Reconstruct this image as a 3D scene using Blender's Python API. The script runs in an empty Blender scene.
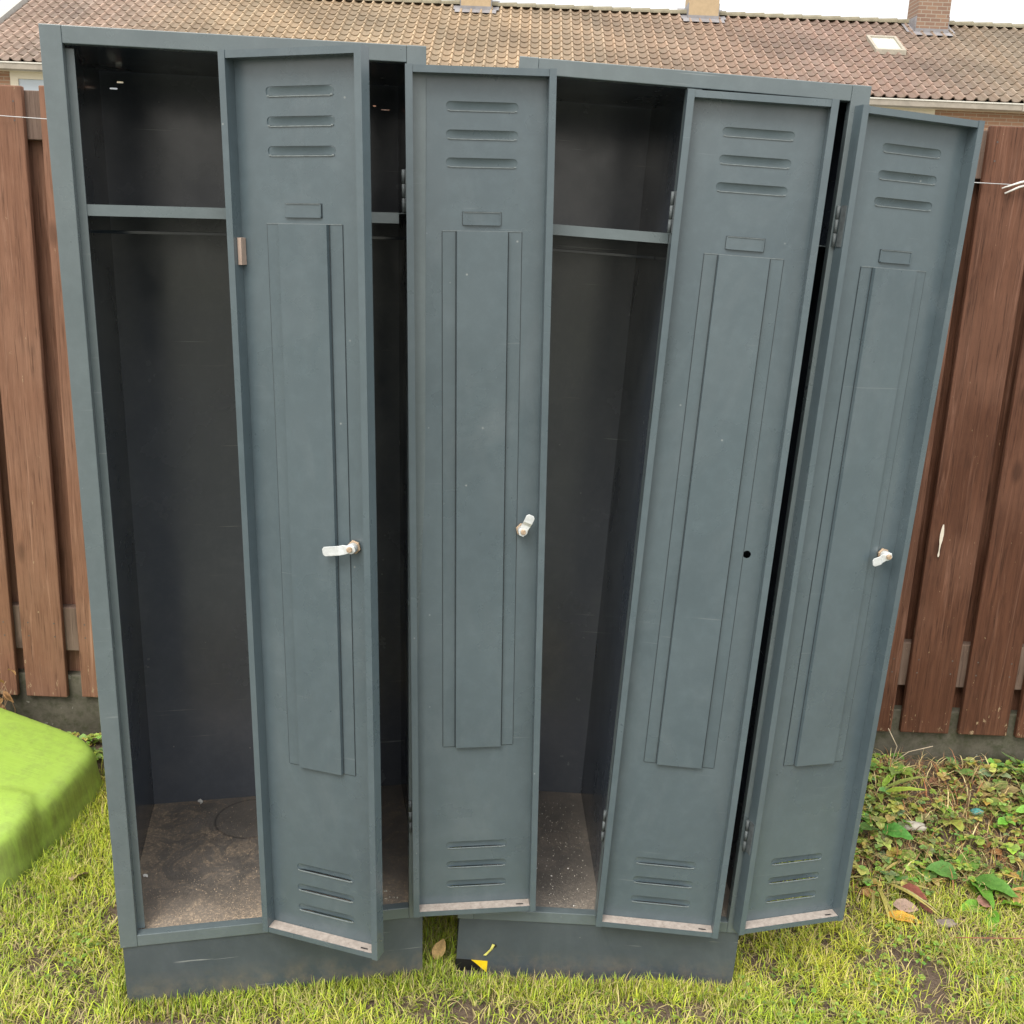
import bpy, bmesh, math, random
import numpy as np
from mathutils import Matrix, Vector, Euler
random.seed(7); rng=np.random.default_rng(7)
S=bpy.context.scene; COL=S.collection
PI=math.pi
# ------------------------------------------------------------------ fitted numbers
TD=.026
F_PX,PITCH,ROLL,CAMH=1034.419,.25908,.04162,1.51105
H,D,PH,SW,RT,RB,ZS,DW,DH=1.80377,.50148,.13401,.03262,.0266,.02522,1.53805,.2512,1.6185
W=.60
CABS=[(-.73103,1.73778,-.0028,.20664,.00383,-.01751),(-.08329,1.86443,.00298,.03109,-.00201,.03592)]
DOORS=[(.27442,-.0262,.1588,.52551,-.00166,-.00653),(.5740,-.0270,.1540,.08617,-.00336,-.00738),
       (.2852,-.0285,.1529,.07703,-.00083,-.00097),(.5840,-.0315,.1519,-.27865,-.00499,.00071)]
FY=2.7436
def rmat(yaw,tx,ty): return Matrix.Rotation(yaw,4,'Z')@Matrix.Rotation(ty,4,'Y')@Matrix.Rotation(tx,4,'X')
def CABM(i):
    x,y,z,yaw,tx,ty=CABS[i]; M=Matrix.Translation((x,y,z))@rmat(yaw,tx,ty)
    k=(1.,1.0125)[i]; c=Vector((0,0,CAMH)); return Matrix.Translation(c)@Matrix.Scale(k,4)@Matrix.Translation(-c)@M
# ------------------------------------------------------------------ object helpers
def link(o,parent=None):
    COL.objects.link(o)
    if parent is not None: o.parent=parent
    return o
def tag(o,label=None,cat=None,group=None,kind=None):
    if label: o['label']=label
    if cat: o['category']=cat
    if group: o['group']=group
    if kind: o['kind']=kind
    return o
def empty(name,m=Matrix.Identity(4)):
    o=bpy.data.objects.new(name,None); o.empty_display_size=.05; link(o); o.matrix_basis=m; return o
def mesh_obj(name,bm,mats,parent=None,bevel=0,smooth=False,solid=0):
    me=bpy.data.meshes.new(name); bm.normal_update(); bm.to_mesh(me); bm.free()
    for m in (mats if isinstance(mats,(list,tuple)) else [mats]): me.materials.append(m)
    o=bpy.data.objects.new(name,me); link(o,parent)
    if smooth:
        for p in me.polygons: p.use_smooth=True
    if solid:
        md=o.modifiers.new('Solid','SOLIDIFY'); md.thickness=solid; md.offset=0
    if bevel:
        md=o.modifiers.new('Bevel','BEVEL'); md.width=bevel; md.segments=2; md.limit_method='ANGLE'; md.angle_limit=.6
    return o
def box(bm,x0,x1,y0,y1,z0,z1,mi=0):
    v=[bm.verts.new(p) for p in ((x0,y0,z0),(x1,y0,z0),(x1,y1,z0),(x0,y1,z0),(x0,y0,z1),(x1,y0,z1),(x1,y1,z1),(x0,y1,z1))]
    fs=[]
    for idx in ((0,3,2,1),(4,5,6,7),(0,1,5,4),(1,2,6,5),(2,3,7,6),(3,0,4,7)):
        f=bm.faces.new([v[i] for i in idx]); f.material_index=mi; fs.append(f)
    return v,fs
def bx(name,x0,x1,y0,y1,z0,z1,mat,parent,bevel=.0010):
    bm=bmesh.new(); box(bm,x0,x1,y0,y1,z0,z1); return mesh_obj(name,bm,mat,parent,bevel)
def tube(bm,pts,r,seg=8,cap=True,mi=0):
    pts=[Vector(p) for p in pts]; rings=[]
    for i,p in enumerate(pts):
        t=(pts[min(i+1,len(pts)-1)]-pts[max(i-1,0)]).normalized()
        a=t.orthogonal().normalized() if i==0 else (a-t*a.dot(t)).normalized()
        b=t.cross(a); rr=r[i] if isinstance(r,(list,tuple)) else r
        rings.append([bm.verts.new(p+a*rr*math.cos(k*2*PI/seg)+b*rr*math.sin(k*2*PI/seg)) for k in range(seg)])
    for i in range(len(rings)-1):
        for k in range(seg):
            f=bm.faces.new((rings[i][k],rings[i][(k+1)%seg],rings[i+1][(k+1)%seg],rings[i+1][k])); f.material_index=mi; f.smooth=True
    if cap:
        bm.faces.new(rings[0][::-1]).material_index=mi; bm.faces.new(rings[-1]).material_index=mi
def plate(bm,outer,holes,y):
    """planar sheet in the xz plane at depth y with holes"""
    edges=[]
    for loop in [outer]+holes:
        vs=[bm.verts.new((a,y,b)) for a,b in loop]
        for i in range(len(vs)): edges.append(bm.edges.new((vs[i],vs[(i+1)%len(vs)])))
    bmesh.ops.triangle_fill(bm,use_beauty=True,use_dissolve=False,edges=edges)
def stadium(x0,x1,z0,z1,n=6):
    r=(z1-z0)/2; zc=(z0+z1)/2; o=[]
    for k in range(n+1): a=-PI/2+PI*k/n; o.append((x1-r+r*math.cos(a),zc+r*math.sin(a)))
    for k in range(n+1): a=PI/2+PI*k/n; o.append((x0+r+r*math.cos(a),zc+r*math.sin(a)))
    return o
# ------------------------------------------------------------------ node helpers
class N:
    def __init__(s,name):
        s.m=bpy.data.materials.new(name); s.m.use_nodes=True; s.t=s.m.node_tree; s.n=s.t.nodes; s.l=s.t.links
        s.b=s.n['Principled BSDF']; s.o=s.n['Material Output']
    def add(s,t,**k):
        n=s.n.new(t)
        for a,b in k.items(): setattr(n,a,b)
        return n
    def lk(s,a,b): s.l.new(a,b)
    def coord(s,kind='Object',scale=(1,1,1),loc=(0,0,0),rot=(0,0,0)):
        c=s.add('ShaderNodeTexCoord'); m=s.add('ShaderNodeMapping'); m.inputs['Scale'].default_value=scale; m.inputs['Location'].default_value=loc; m.inputs['Rotation'].default_value=rot
        s.lk(c.outputs[kind],m.inputs[0]); return m.outputs[0]
    def noise(s,vec,scale,detail=4,rough=.55,dist=0):
        n=s.add('ShaderNodeTexNoise'); n.inputs['Scale'].default_value=scale; n.inputs['Detail'].default_value=detail; n.inputs['Roughness'].default_value=rough; n.inputs['Distortion'].default_value=dist
        s.lk(vec,n.inputs['Vector']); return n.outputs['Fac']
    def ramp(s,fac,stops,interp='LINEAR'):
        r=s.add('ShaderNodeValToRGB'); r.color_ramp.interpolation=interp; e=r.color_ramp.elements
        while len(e)<len(stops): e.new(.5)
        for i,(p,c) in enumerate(stops):
            e[i].position=p; c=(c,c,c) if not isinstance(c,(tuple,list)) else c; e[i].color=(*c,1)
        s.lk(fac,r.inputs[0]); return r.outputs[0]
    def mix(s,fac,a,b,mode='MIX'):
        m=s.add('ShaderNodeMix',data_type='RGBA',blend_type=mode)
        for k,v in ((0,fac),(6,a),(7,b)):
            if hasattr(v,'links') or hasattr(v,'is_linked'): s.lk(v,m.inputs[k])
            else: m.inputs[k].default_value=v if k==0 else (*v,1)
        return m.outputs[2]
    def math(s,op,a,b=0.0,c=None):
        m=s.add('ShaderNodeMath',operation=op)
        for k,v in ((0,a),(1,b))+(((2,c),) if c is not None else ()):
            if hasattr(v,'is_linked'): s.lk(v,m.inputs[k])
            else: m.inputs[k].default_value=v
        return m.outputs[0]
    def bump(s,h,strength=.3,dist=.002):
        b=s.add('ShaderNodeBump'); b.inputs['Strength'].default_value=strength; b.inputs['Distance'].default_value=dist
        s.lk(h,b.inputs['Height']); s.lk(b.outputs[0],s.b.inputs['Normal'])
    def set(s,color=None,rough=None,**k):
        for nm,v in (('Base Color',color),('Roughness',rough)):
            if v is None: continue
            if hasattr(v,'is_linked'): s.lk(v,s.b.inputs[nm])
            else: s.b.inputs[nm].default_value=(*v,1) if nm=='Base Color' else v
        for a,v in k.items(): s.b.inputs[a.replace('_',' ')].default_value=v
        return s.m
def paint(name,base,light,rough=.29,speck=.5,scuff=.5,off=0.,dirt_tone=None):
    n=N(name); oi=n.add('ShaderNodeObjectInfo'); _c0=n.coord
    def coordr(**k):
        a=n.add('ShaderNodeVectorMath',operation='ADD'); cb=n.add('ShaderNodeCombineXYZ'); tc=n.add('ShaderNodeTexCoord')
        for q,f in ((0,7.3),(1,3.1),(2,11.7)): n.lk(n.math('MULTIPLY',oi.outputs['Random'],f),cb.inputs[q])
        n.lk(tc.outputs['Object'],a.inputs[0]); n.lk(cb.outputs[0],a.inputs[1])
        m=n.add('ShaderNodeMapping'); m.inputs['Scale'].default_value=k.get('scale',(1,1,1)); m.inputs['Location'].default_value=k.get('loc',(0,0,0)); m.inputs['Rotation'].default_value=k.get('rot',(0,0,0))
        n.lk(a.outputs[0],m.inputs[0]); return m.outputs[0]
    n.coord=coordr; v=n.coord(loc=(off,off*.7,off*1.3))
    big=n.noise(v,2.3,4,.6); col=n.mix(n.ramp(big,[(.3,0.),(.7,1.)]),base,light)
    fine=n.noise(v,38,4,.7); col=n.mix(n.math('MULTIPLY',n.ramp(fine,[(.45,0.),(.8,1.)]),.25),col,tuple(c*1.5 for c in light))
    # wiped smears, mostly upright
    v2=n.coord(scale=(3.5,3.5,1.3),loc=(off*2,1,off)); sm=n.noise(v2,2.2,5,.65,1.2)
    col=n.mix(n.math('MULTIPLY',n.ramp(sm,[(.50,0.),(.74,1.)]),.11),col,(.24,.27,.29))
    rub=n.noise(n.coord(loc=(off+4,3,1)),4.6,7,.72,.5); col=n.mix(n.math('MULTIPLY',n.ramp(rub,[(.56,0.),(.72,1.)]),.09),col,(.30,.33,.35))
    col=n.mix(n.math('MULTIPLY',n.ramp(n.noise(n.coord(loc=(off,9,2)),3.1,6,.7),[(.52,0.),(.75,1.)]),.22),col,tuple(c*.6 for c in base))
    # thin scratches
    for rot,sc,th in (((.0,.35,.2),(1.2,1.2,60),.735),((.1,-1.1,.3),(1.5,1.5,75),.745)):
        v3=n.coord(scale=sc,loc=(off,2+off,0),rot=rot); s3=n.noise(v3,3.2,3,.5,.15)
        m=n.coord(); gate=n.ramp(n.noise(m,5.,2),[(.5,0.),(.6,1.)])
        col=n.mix(n.math('MULTIPLY',n.math('MULTIPLY',n.ramp(s3,[(th-.03,0.),(th,1.)]),gate),scuff),col,(.42,.45,.45))
    # paint and lime specks
    vo=n.add('ShaderNodeTexVoronoi'); vo.inputs['Scale'].default_value=34; n.lk(v,vo.inputs['Vector'])
    sp=n.ramp(vo.outputs['Distance'],[(.04,1.),(.075,0.)]); sel=n.math('GREATER_THAN',n.add('ShaderNodeSeparateColor').outputs[0],.93)
    sc_=sel.node.inputs[0].links[0].from_node; n.lk(vo.outputs['Color'],sc_.inputs[0])
    col=n.mix(n.math('MULTIPLY',n.math('MULTIPLY',sp,sel),speck),col,(.6,.62,.6))
    if dirt_tone:
        # splash-back dirt on the plinth; on inner walls, a painted reflection of the floor
        c=n.add('ShaderNodeTexCoord'); sx=n.add('ShaderNodeSeparateXYZ'); n.lk(c.outputs['Object'],sx.inputs[0])
        g=n.ramp(n.math('DIVIDE',sx.outputs[2],dirt_tone),[(0.,1.),(1.,0.)]); nz=n.noise(n.coord(scale=(1,1,1)),28,5,.7)
        col=n.mix(n.math('MULTIPLY',g,n.ramp(nz,[(.4,0.),(.75,.8)])),col,(.22,.18,.13))
    r=n.ramp(n.noise(v,6,5,.6),[(.3,rough-.07),(.75,rough+.14)])
    n.bump(n.math('ADD',n.noise(n.coord(scale=(1,1,.35)),7,2,.4),n.math('MULTIPLY',n.noise(v,260,2,.5),.05)),.28,.004)
    return n.set(col,r,Specular_IOR_Level=.85)
PAINT=paint('anthracite_paint',(.074,.106,.126),(.094,.130,.150),off=0,scuff=.14,speck=.3)
PAINTF=paint('anthracite_paint_frame',(.098,.130,.143),(.124,.158,.170),off=3.3,scuff=.4,speck=.4)
PAINTP=paint('anthracite_paint_plinth',(.048,.064,.080),(.070,.089,.106),rough=.42,off=5.1,scuff=.9,speck=1,dirt_tone=.07)
PAINTI=paint('anthracite_paint_interior',(.036,.053,.078),(.058,.074,.100),rough=.20,off=8.4,scuff=.5,speck=.35,dirt_tone=.30)  # same paint darkened for the inside; brown foot paints the floor's reflection
PAINTB=paint('anthracite_paint_back',(.078,.094,.122),(.108,.122,.148),rough=.20,off=2.4,scuff=.6,speck=.3)  # same paint, lightened to carry the back wall's reflected light
def simple(name,col,rough=.6,var=.25,scale=20,metal=0,bump=.2,sub=0,trans=0):
    n=N(name); v=n.coord(); f=n.noise(v,scale,5,.6)
    c=n.mix(n.ramp(f,[(.25,0.),(.75,1.)]),tuple(x*(1-var) for x in col),tuple(min(x*(1+var),1) for x in col))
    if bump: n.bump(f,bump,.002)
    return n.set(c,rough,Metallic=metal)
ZINC=simple('zinc_plate',(.74,.78,.80),.45,.22,90,.35)
RUST=simple('rusty_brass',(.50,.38,.27),.65,.5,120,.25)
HINGE=simple('worn_hinge_steel',(.11,.13,.14),.6,.4,70,.1)
HPLATE=simple('bleached_rust_plate',(.40,.31,.26),.7,.2,60)
BLACK=simple('matt_black',(.02,.02,.022),.5,.2,50)
WHITE=simple('white_scrap',(.8,.8,.78),.6,.05,50)
n=N('foam_dust'); v=n.coord(); DUST=n.set(n.mix(n.ramp(n.noise(v,90,4,.7),[(.3,0.),(.62,1.)]),(.27,.235,.21),(.43,.385,.35)),.9)
# dirty floor pan
def floor_mat(name,cx,cy,r,amt,tan):
    n=N(name); v=n.coord()
    a=n.noise(v,11,9,.78,2.2); b=n.noise(v,150,4,.85); a2=n.noise(v,3.4,4,.6,.6)
    sx=n.add('ShaderNodeSeparateXYZ'); n.lk(v,sx.inputs[0])
    col=n.mix(n.ramp(n.noise(v,6,6,.65),[(.3,0.),(.7,1.)]),(.11,.105,.10),(.26,.235,.21))
    smear=n.ramp(a,[(.47,0.),(.60,1.)]); grit=n.ramp(b,[(.50,0.),(.60,1.)]); big=n.ramp(a2,[(.38,0.1),(.62,1.)])
    ef=n.ramp(sx.outputs[1],[(.02,1.),(.17,.0)]); el=n.ramp(sx.outputs[0],[(.0,1.),(.05,.0)])
    dn=n.math('MAXIMUM',ef,el)
    dens=n.math('MULTIPLY',n.math('ADD',n.math('MULTIPLY',n.math('MULTIPLY',smear,big),.8),n.math('MULTIPLY',dn,.6)),amt)
    # ring left by a bucket
    dx=n.math('SUBTRACT',sx.outputs[0],cx); dy=n.math('SUBTRACT',sx.outputs[1],cy)
    d=n.math('SQRT',n.math('ADD',n.math('MULTIPLY',dx,dx),n.math('MULTIPLY',dy,dy)))
    inside=n.ramp(n.math('DIVIDE',d,r*2),[(.46,.22),(.5,1.)]); dens=n.math('MULTIPLY',dens,inside)
    ring=n.ramp(n.math('DIVIDE',d,r*2),[(.465,0.),(.49,1.),(.515,0.)])
    col=n.mix(n.math('MULTIPLY',ring,.7),col,(.025,.025,.028))
    f=n.math('MINIMUM',n.math('MULTIPLY',dens,n.math('ADD',n.math('MULTIPLY',grit,.9),.38)),1.)
    col=n.mix(f,col,tan); n.bump(n.math('ADD',a,b),.5,.003)
    return n.set(col,n.ramp(f,[(0.,.38),(.6,.9)]))
FLOORA=floor_mat('sandy_floor_pan',.235,.40,.085,1.0,(.56,.44,.32))
FLOORB=floor_mat('gritty_floor_pan',.9,.9,.05,.7,(.46,.40,.33))
# ------------------------------------------------------------------ door meshes (shared by the four doors)
LV=[1.559,1.514,1.469,.148,.103,.058]
HILITE=simple('edge_highlight_paint',(.19,.225,.235),.5,.3,120)  # lighter paint standing in for light on thin edges
GROOVE=simple('groove_shadow_paint',(.030,.040,.047),.6,.1,20)
def door_panel_bm():
    bm=bmesh.new(); t=TD; holes=[stadium(.068,.191,z-.0076,z+.0070) for z in LV]
    holes.append([(.2075+.0076*math.cos(a*PI/6),.8155+.0076*math.sin(a*PI/6)) for a in range(12)])
    plate(bm,[(.0,.0),(DW,.0),(DW,DH),(.0,DH)],holes,t)
    ext=bmesh.ops.extrude_face_region(bm,geom=list(bm.faces)); bmesh.ops.translate(bm,vec=(0,.0012,0),verts=[g for g in ext['geom'] if isinstance(g,bmesh.types.BMVert)])
    bmesh.ops.recalc_face_normals(bm,faces=list(bm.faces))
    tt=t-.0003
    box(bm,0,.012,0,tt,0,DH); box(bm,DW-.012,DW,0,tt,0,DH)
    box(bm,.0122,DW-.0122,.0012,tt,DH-.012,DH-.0008)
    box(bm,.0122,DW-.0122,.0012,tt,.0008,.011)
    # dust lying on the bottom return
    v=[bm.verts.new(p) for p in ((.0124,.0022,.0116),(DW-.0124,.0022,.0116),(DW-.0124,tt-.0006,.0122),(.0124,tt-.0006,.0122))]
    f=bm.faces.new(v); f.material_index=1
    # drain slot in the return
    for s in (1,):
        v=[bm.verts.new(p) for p in ((DW-.040,.008,.0124),(DW-.025,.008,.0124),(DW-.025,.0115,.0124),(DW-.040,.0115,.0124))]
        f=bm.faces.new(v); f.material_index=2
    return bm
def louvre_bm(z):
    """pressed hood behind one slot: open towards the bottom"""
    bm=bmesh.new(); prof=[]; n=8; loop=stadium(.0675,.1915,z-.0066,z+.0066,8)
    rows=6; grid=[]
    for j in range(rows+1):
        s=j/rows; zz=z+.0078-s*.0160; hw=.0620 if s>.25 else .0560+.006*(s/.25)**.5
        dep=.0204+.0038*math.sin(min(s*1.15,1)*PI/2)
        row=[]
        for i in range(17):
            u=-1+2*i/16; e=(1-abs(u)**6); x=.1295+u*hw
            row.append(bm.verts.new((x,.0196+(dep-.0196)*e+TD-.019,zz)))
        grid.append(row)
    for j in range(rows):
        for i in range(16):
            f=bm.faces.new((grid[j][i],grid[j+1][i],grid[j+1][i+1],grid[j][i+1])); f.smooth=True
    # turned lip at the bottom edge of the slot, its caught light painted in
    box(bm,.0745,.1845,.0174+TD-.019,.0188+TD-.019,z-.0086,z-.0074,1); box(bm,.1845,.1885,.0174+TD-.019,.0188+TD-.019,z-.0078,z-.0060,1); box(bm,.0708,.0745,.0174+TD-.019,.0188+TD-.019,z-.0078,z-.0062,1)
    return bm
def stiff_bm():
    bm=bmesh.new(); t=TD-.0002
    prof=[(.062,t),(.062,t-.0012),(.0855,t-.0012),(.0868,t-.0085),(.1752,t-.0085),(.1765,t-.0012),(.200,t-.0012),(.200,t)]
    a=[bm.verts.new((x,y,.370)) for x,y in prof]; b=[bm.verts.new((x,y,1.355)) for x,y in prof]
    for i in range(len(prof)): j=(i+1)%len(prof); bm.faces.new((a[i],a[j],b[j],b[i]))
    bm.faces.new(a[::-1]); bm.faces.new(b); bmesh.ops.recalc_face_normals(bm,faces=list(bm.faces))
    for x0,x1 in ((.0842,.0858),(.1762,.1778)): box(bm,x0,x1,t-.0019,t-.0011,.3705,1.3545,1)
    for x0,x1 in ((.0608,.0618),(.2002,.2011)): box(bm,x0,x1,t-.0006,t,.370,1.355,1)
    box(bm,.062,.200,t-.0022,t-.0012,1.3552,1.3562,2); box(bm,.0625,.1995,t-.0005,t,.3686,.3697,1)
    return bm
def label_bm():
    bm=bmesh.new(); box(bm,.0962,.1642,.0180,.0190,1.3652,1.388,1); box(bm,.099,.1625,.0154,.0166,1.3866,1.3874,2)
    box(bm,.097,.163,.0168,.0188,1.366,1.387); box(bm,.099,.1625,.0150,.0167,1.3655,1.3675); box(bm,.161,.163,.0158,.0167,1.3676,1.386)
    bmesh.ops.translate(bm,vec=(0,TD-.019,0),verts=list(bm.verts)); return bm
def lock_bm(ang,ln,tilt=0,flip=False):
    """barrel standing off the sheet with a cranked tongue turning about it"""
    bm=bmesh.new(); cx,cz=.2105,.816
    bm2=bm
    tube(bm,[(cx,.0185,cz),(cx,.0145,cz)],.0125,6,mi=1)          # nut
    tube(bm,[(cx,.0144,cz),(cx,.0010,cz)],.0088,14,mi=0)         # barrel
    tube(bm,[(cx,.0009,cz),(cx,-.0050,cz)],.0052,6,mi=1)         # bolt head
    d=Vector((math.cos(ang),0,math.sin(ang))); w=Vector((-math.sin(ang),0,math.cos(ang)))*.0085
    yy=[(-.009,.0002,.0022),(.013,.0002,.0022),(.020,-.0045,-.0025),(ln-.004,-.0045,-.0025),(ln,-.0045,-.0025)]
    prev=None
    for i,(s,y0,y1) in enumerate(yy):
        k=.55 if i in (0,4) else 1
        p=Vector((cx,0,cz))+d*s
        q=[bm.verts.new(p+w*k+Vector((0,y0,0))),bm.verts.new(p-w*k+Vector((0,y0,0))),bm.verts.new(p-w*k+Vector((0,y1,0))),bm.verts.new(p+w*k+Vector((0,y1,0)))]
        if prev:
            for a in range(4): b=(a+1)%4; bm.faces.new((prev[a],prev[b],q[b],q[a])).material_index=0
        else: bm.faces.new(q[::-1])
        prev=q
    bm.faces.new(prev)
    bmesh.ops.translate(bm,vec=(0,TD-.021,0),verts=list(bm.verts)); bmesh.ops.recalc_face_normals(bm,faces=list(bm.faces)); return bm
DOORPROTO={}
def make_door(cab,spec,lock,plate_=False,label=None):
    hx,hy,hz,phi,tx,ty=spec
    if not DOORPROTO:
        o=mesh_obj('door',door_panel_bm(),[PAINT,DUST,BLACK],cab); DOORPROTO['door']=o.data; door=o
    else: door=link(bpy.data.objects.new('door',DOORPROTO['door']),cab)
    door.matrix_basis=Matrix.Translation((hx,hy,hz))@rmat(-phi,tx,ty)
    if label: door['label']=label
    for k,z in enumerate(LV):
        if ('l',k) in DOORPROTO: link(bpy.data.objects.new('louvre',DOORPROTO[('l',k)]),door)
        else: DOORPROTO[('l',k)]=mesh_obj('louvre',louvre_bm(z),[PAINT,HILITE],door,solid=.0006).data
    for nm,f in (('stiffener',stiff_bm),('label_holder',label_bm)):
        if nm in DOORPROTO: link(bpy.data.objects.new(nm,DOORPROTO[nm]),door)
        else: DOORPROTO[nm]=mesh_obj(nm,f(),[PAINT,GROOVE,HILITE],door).data
    for z0 in (.185,1.385):
        bm=bmesh.new()
        for a in range(3): tube(bm,[(-.0042,.0220,z0+a*.0235),(-.0042,.0220,z0+a*.0235+.0225)],.0033 if a!=1 else .0031,10)
        box(bm,-.0012,-.0002,.004,.0185,z0,z0+.07)
        mesh_obj('hinge',bm,HINGE,door)
    if plate_:
        bm=bmesh.new(); box(bm,.0123,.0195,.0100,.0250,1.288,1.332); mesh_obj('hinge_plate',bm,HPLATE,door,bevel=.0006)
    if lock: mesh_obj('lock',lock_bm(*lock),[ZINC,RUST],door,bevel=.0006)
    return door
def make_cabinet(idx,label,floor,locks,labels):
    x,y,z,yaw,tx,ty=CABS[idx]
    root=empty('locker_cabinet',CABM(idx))
    tag(root,label,'locker',group='steel locker cabinets standing on the lawn')
    bm=bmesh.new(); box(bm,0,SW-.0002,0,.02,PH,H); mesh_obj('stile',bm,PAINTF,root,.0012)
    bm=bmesh.new(); box(bm,W-SW+.0002,W,0,.02,PH,H); mesh_obj('stile',bm,PAINTF,root,.0012)
    bx('top_rail',SW,W-SW,0.0004,.02,H-RT,H-.0003,PAINTF,root,.0012)
    bx('bottom_rail',SW,W-SW,0.0004,.02,PH+.0003,PH+RB,PAINTF,root,.0012)
    bx('door_stop',SW-.001,SW+.0125,.0215,.0245,PH+RB,H-RT-.004,PAINTF,root,.0005)
    bx('divider_post',W/2-.013,W/2+.013,.003,.022,PH+RB+.0003,H-RT-.0003,PAINTF,root,.001)
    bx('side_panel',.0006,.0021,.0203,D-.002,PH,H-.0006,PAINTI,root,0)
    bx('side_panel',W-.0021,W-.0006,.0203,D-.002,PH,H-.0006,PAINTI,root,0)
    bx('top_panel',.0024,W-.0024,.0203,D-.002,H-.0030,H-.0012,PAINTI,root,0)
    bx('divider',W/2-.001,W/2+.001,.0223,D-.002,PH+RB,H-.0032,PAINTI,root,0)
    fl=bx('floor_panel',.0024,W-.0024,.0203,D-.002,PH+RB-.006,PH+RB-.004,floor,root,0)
    bm=bmesh.new(); hs=[stadium(.034,.047,1.7795,1.783,3),stadium(.020,.035,1.7675,1.7705,3),stadium(.545,.552,1.758,1.7605,3),stadium(.562,.580,1.7515,1.7535,3)] if idx==0 else []
    plate(bm,[(.0006,PH),(W-.0006,PH),(W-.0006,H-.0006),(.0006,H-.0006)],hs,D-.001); mesh_obj('back_panel',bm,PAINTB,root,solid=.001)
    for a,b in ((.0135+.031,W/2-.0135),(W/2+.0135,W-.0445)):
        bm=bmesh.new(); box(bm,a,b,.0245,.0262,ZS-.018,ZS); box(bm,a-.03 if a<.1 else a-.012,b+.0122 if b<.5 else b+.042,.0264,D-.003,ZS-.0016,ZS-.0002)
        box(bm,a,b,.0264,.036,ZS-.018,ZS-.0166)
        mesh_obj('shelf',bm,[PAINTF],root,0)
        bm=bmesh.new(); box(bm,a-.04 if a<.1 else a-.012,b+.012 if b<.5 else b+.04,.235,.238,ZS-.048,ZS-.042); mesh_obj('coat_rail',bm,PAINTI,root,.0006)
    # plinth: a box of four boards
    bm=bmesh.new(); box(bm,.004,W-.004,.004,.020,-.01,PH-.0006); box(bm,.004,.020,.0203,D-.02,-.01,PH-.001); box(bm,W-.020,W-.004,.0203,D-.02,-.01,PH-.001); box(bm,.004,W-.004,D-.0197,D-.004,-.01,PH-.001)
    mesh_obj('plinth',bm,PAINTP,root,.001)
    ds=[]
    for k in range(2): ds.append(make_door(root,DOORS[idx*2+k],locks[k],plate_=(idx==0 and k==0),label=labels[k]))
    return root,fl
CA,flA=make_cabinet(0,'left steel locker with sand over its bottom and both door latches in place',FLOORA,
    [(PI+.17,.052),(1.16,.036)],['door swung forward, its zinc latch pointing left','door folded back flat, its zinc latch pointing up'])
CB,flB=make_cabinet(1,'right steel locker with hazard tape on its plinth and one door missing its latch',FLOORB,
    [None,(PI+.30,.038)],['door with an empty round lock hole','door swung right round towards the fence, its latch hanging left'])
# scraps lying in the lockers
def crumbs(name,root,label,n,x0,x1,y0,y1,smin,smax,col,bias=1.5):
    bm=bmesh.new()
    for _ in range(n):
        x=random.uniform(x0,x1); y=y0+(y1-y0)*random.random()**bias; s=random.uniform(smin,smax)*random.random()**.6
        r=bmesh.ops.create_icosphere(bm,subdivisions=1,radius=s,matrix=Matrix.Translation((x,y,PH+RB-.004+s*.4))@Euler((random.random()*6,random.random()*6,0)).to_matrix().to_4x4()@Matrix.Diagonal((1,random.uniform(.5,1),random.uniform(.35,.7),1)))
    o=mesh_obj(name,bm,col); o.matrix_world=root.matrix_basis.copy(); tag(o,label,'debris',kind='stuff'); return o
SAND=simple('sand_grit',(.50,.40,.29),.9,.4,60); CHIP=simple('paint_chips',(.72,.70,.62),.8,.2,60)
crumbs('sand_grit',CA,'tan sand grains scattered on the bottom of the left locker',1500,.006,.29,.022,.48,.0006,.0017,SAND,1.8)
crumbs('sand_grit',CB,'pale grit scattered on the bottom of the right locker',650,.02,.285,.022,.46,.0006,.0019,CHIP,1.1)
crumbs('plaster_crumbs',CA,'small white crumbs behind the leftmost locker door',26,.44,.56,.03,.07,.002,.004,CHIP,1)
crumbs('plaster_crumbs',CB,'white crumbs lying among the grit of the right locker',16,.05,.285,.03,.45,.002,.0042,WHITE,1)
def scrap(root,x,y,z,w,h,rot,label,mat,name='paper_scrap',cat='scrap'):
    bm=bmesh.new(); g=[[bm.verts.new((w*(i/3-.5),h*(j/3-.5),.0025*math.sin(i*1.7+j*2.1)+random.uniform(-.001,.001))) for i in range(4)] for j in range(4)]
    for j in range(3):
        for i in range(3): bm.faces.new((g[j][i],g[j][i+1],g[j+1][i+1],g[j+1][i]))
    o=mesh_obj(name,bm,mat,solid=.0006); o.matrix_world=root.matrix_basis@Matrix.Translation((x,y,z))@Euler(rot).to_matrix().to_4x4(); return tag(o,label,cat)
scrap(CA,.112,.478,PH+RB+.006,.016,.011,(1.0,.3,1.2),'white scrap lying against the back of the left locker floor',WHITE)
scrap(CA,.022,.20,PH+RB+.000,.009,.007,(.2,.2,.4),'tiny white chip by the left side of the sandy locker floor',WHITE)
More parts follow.
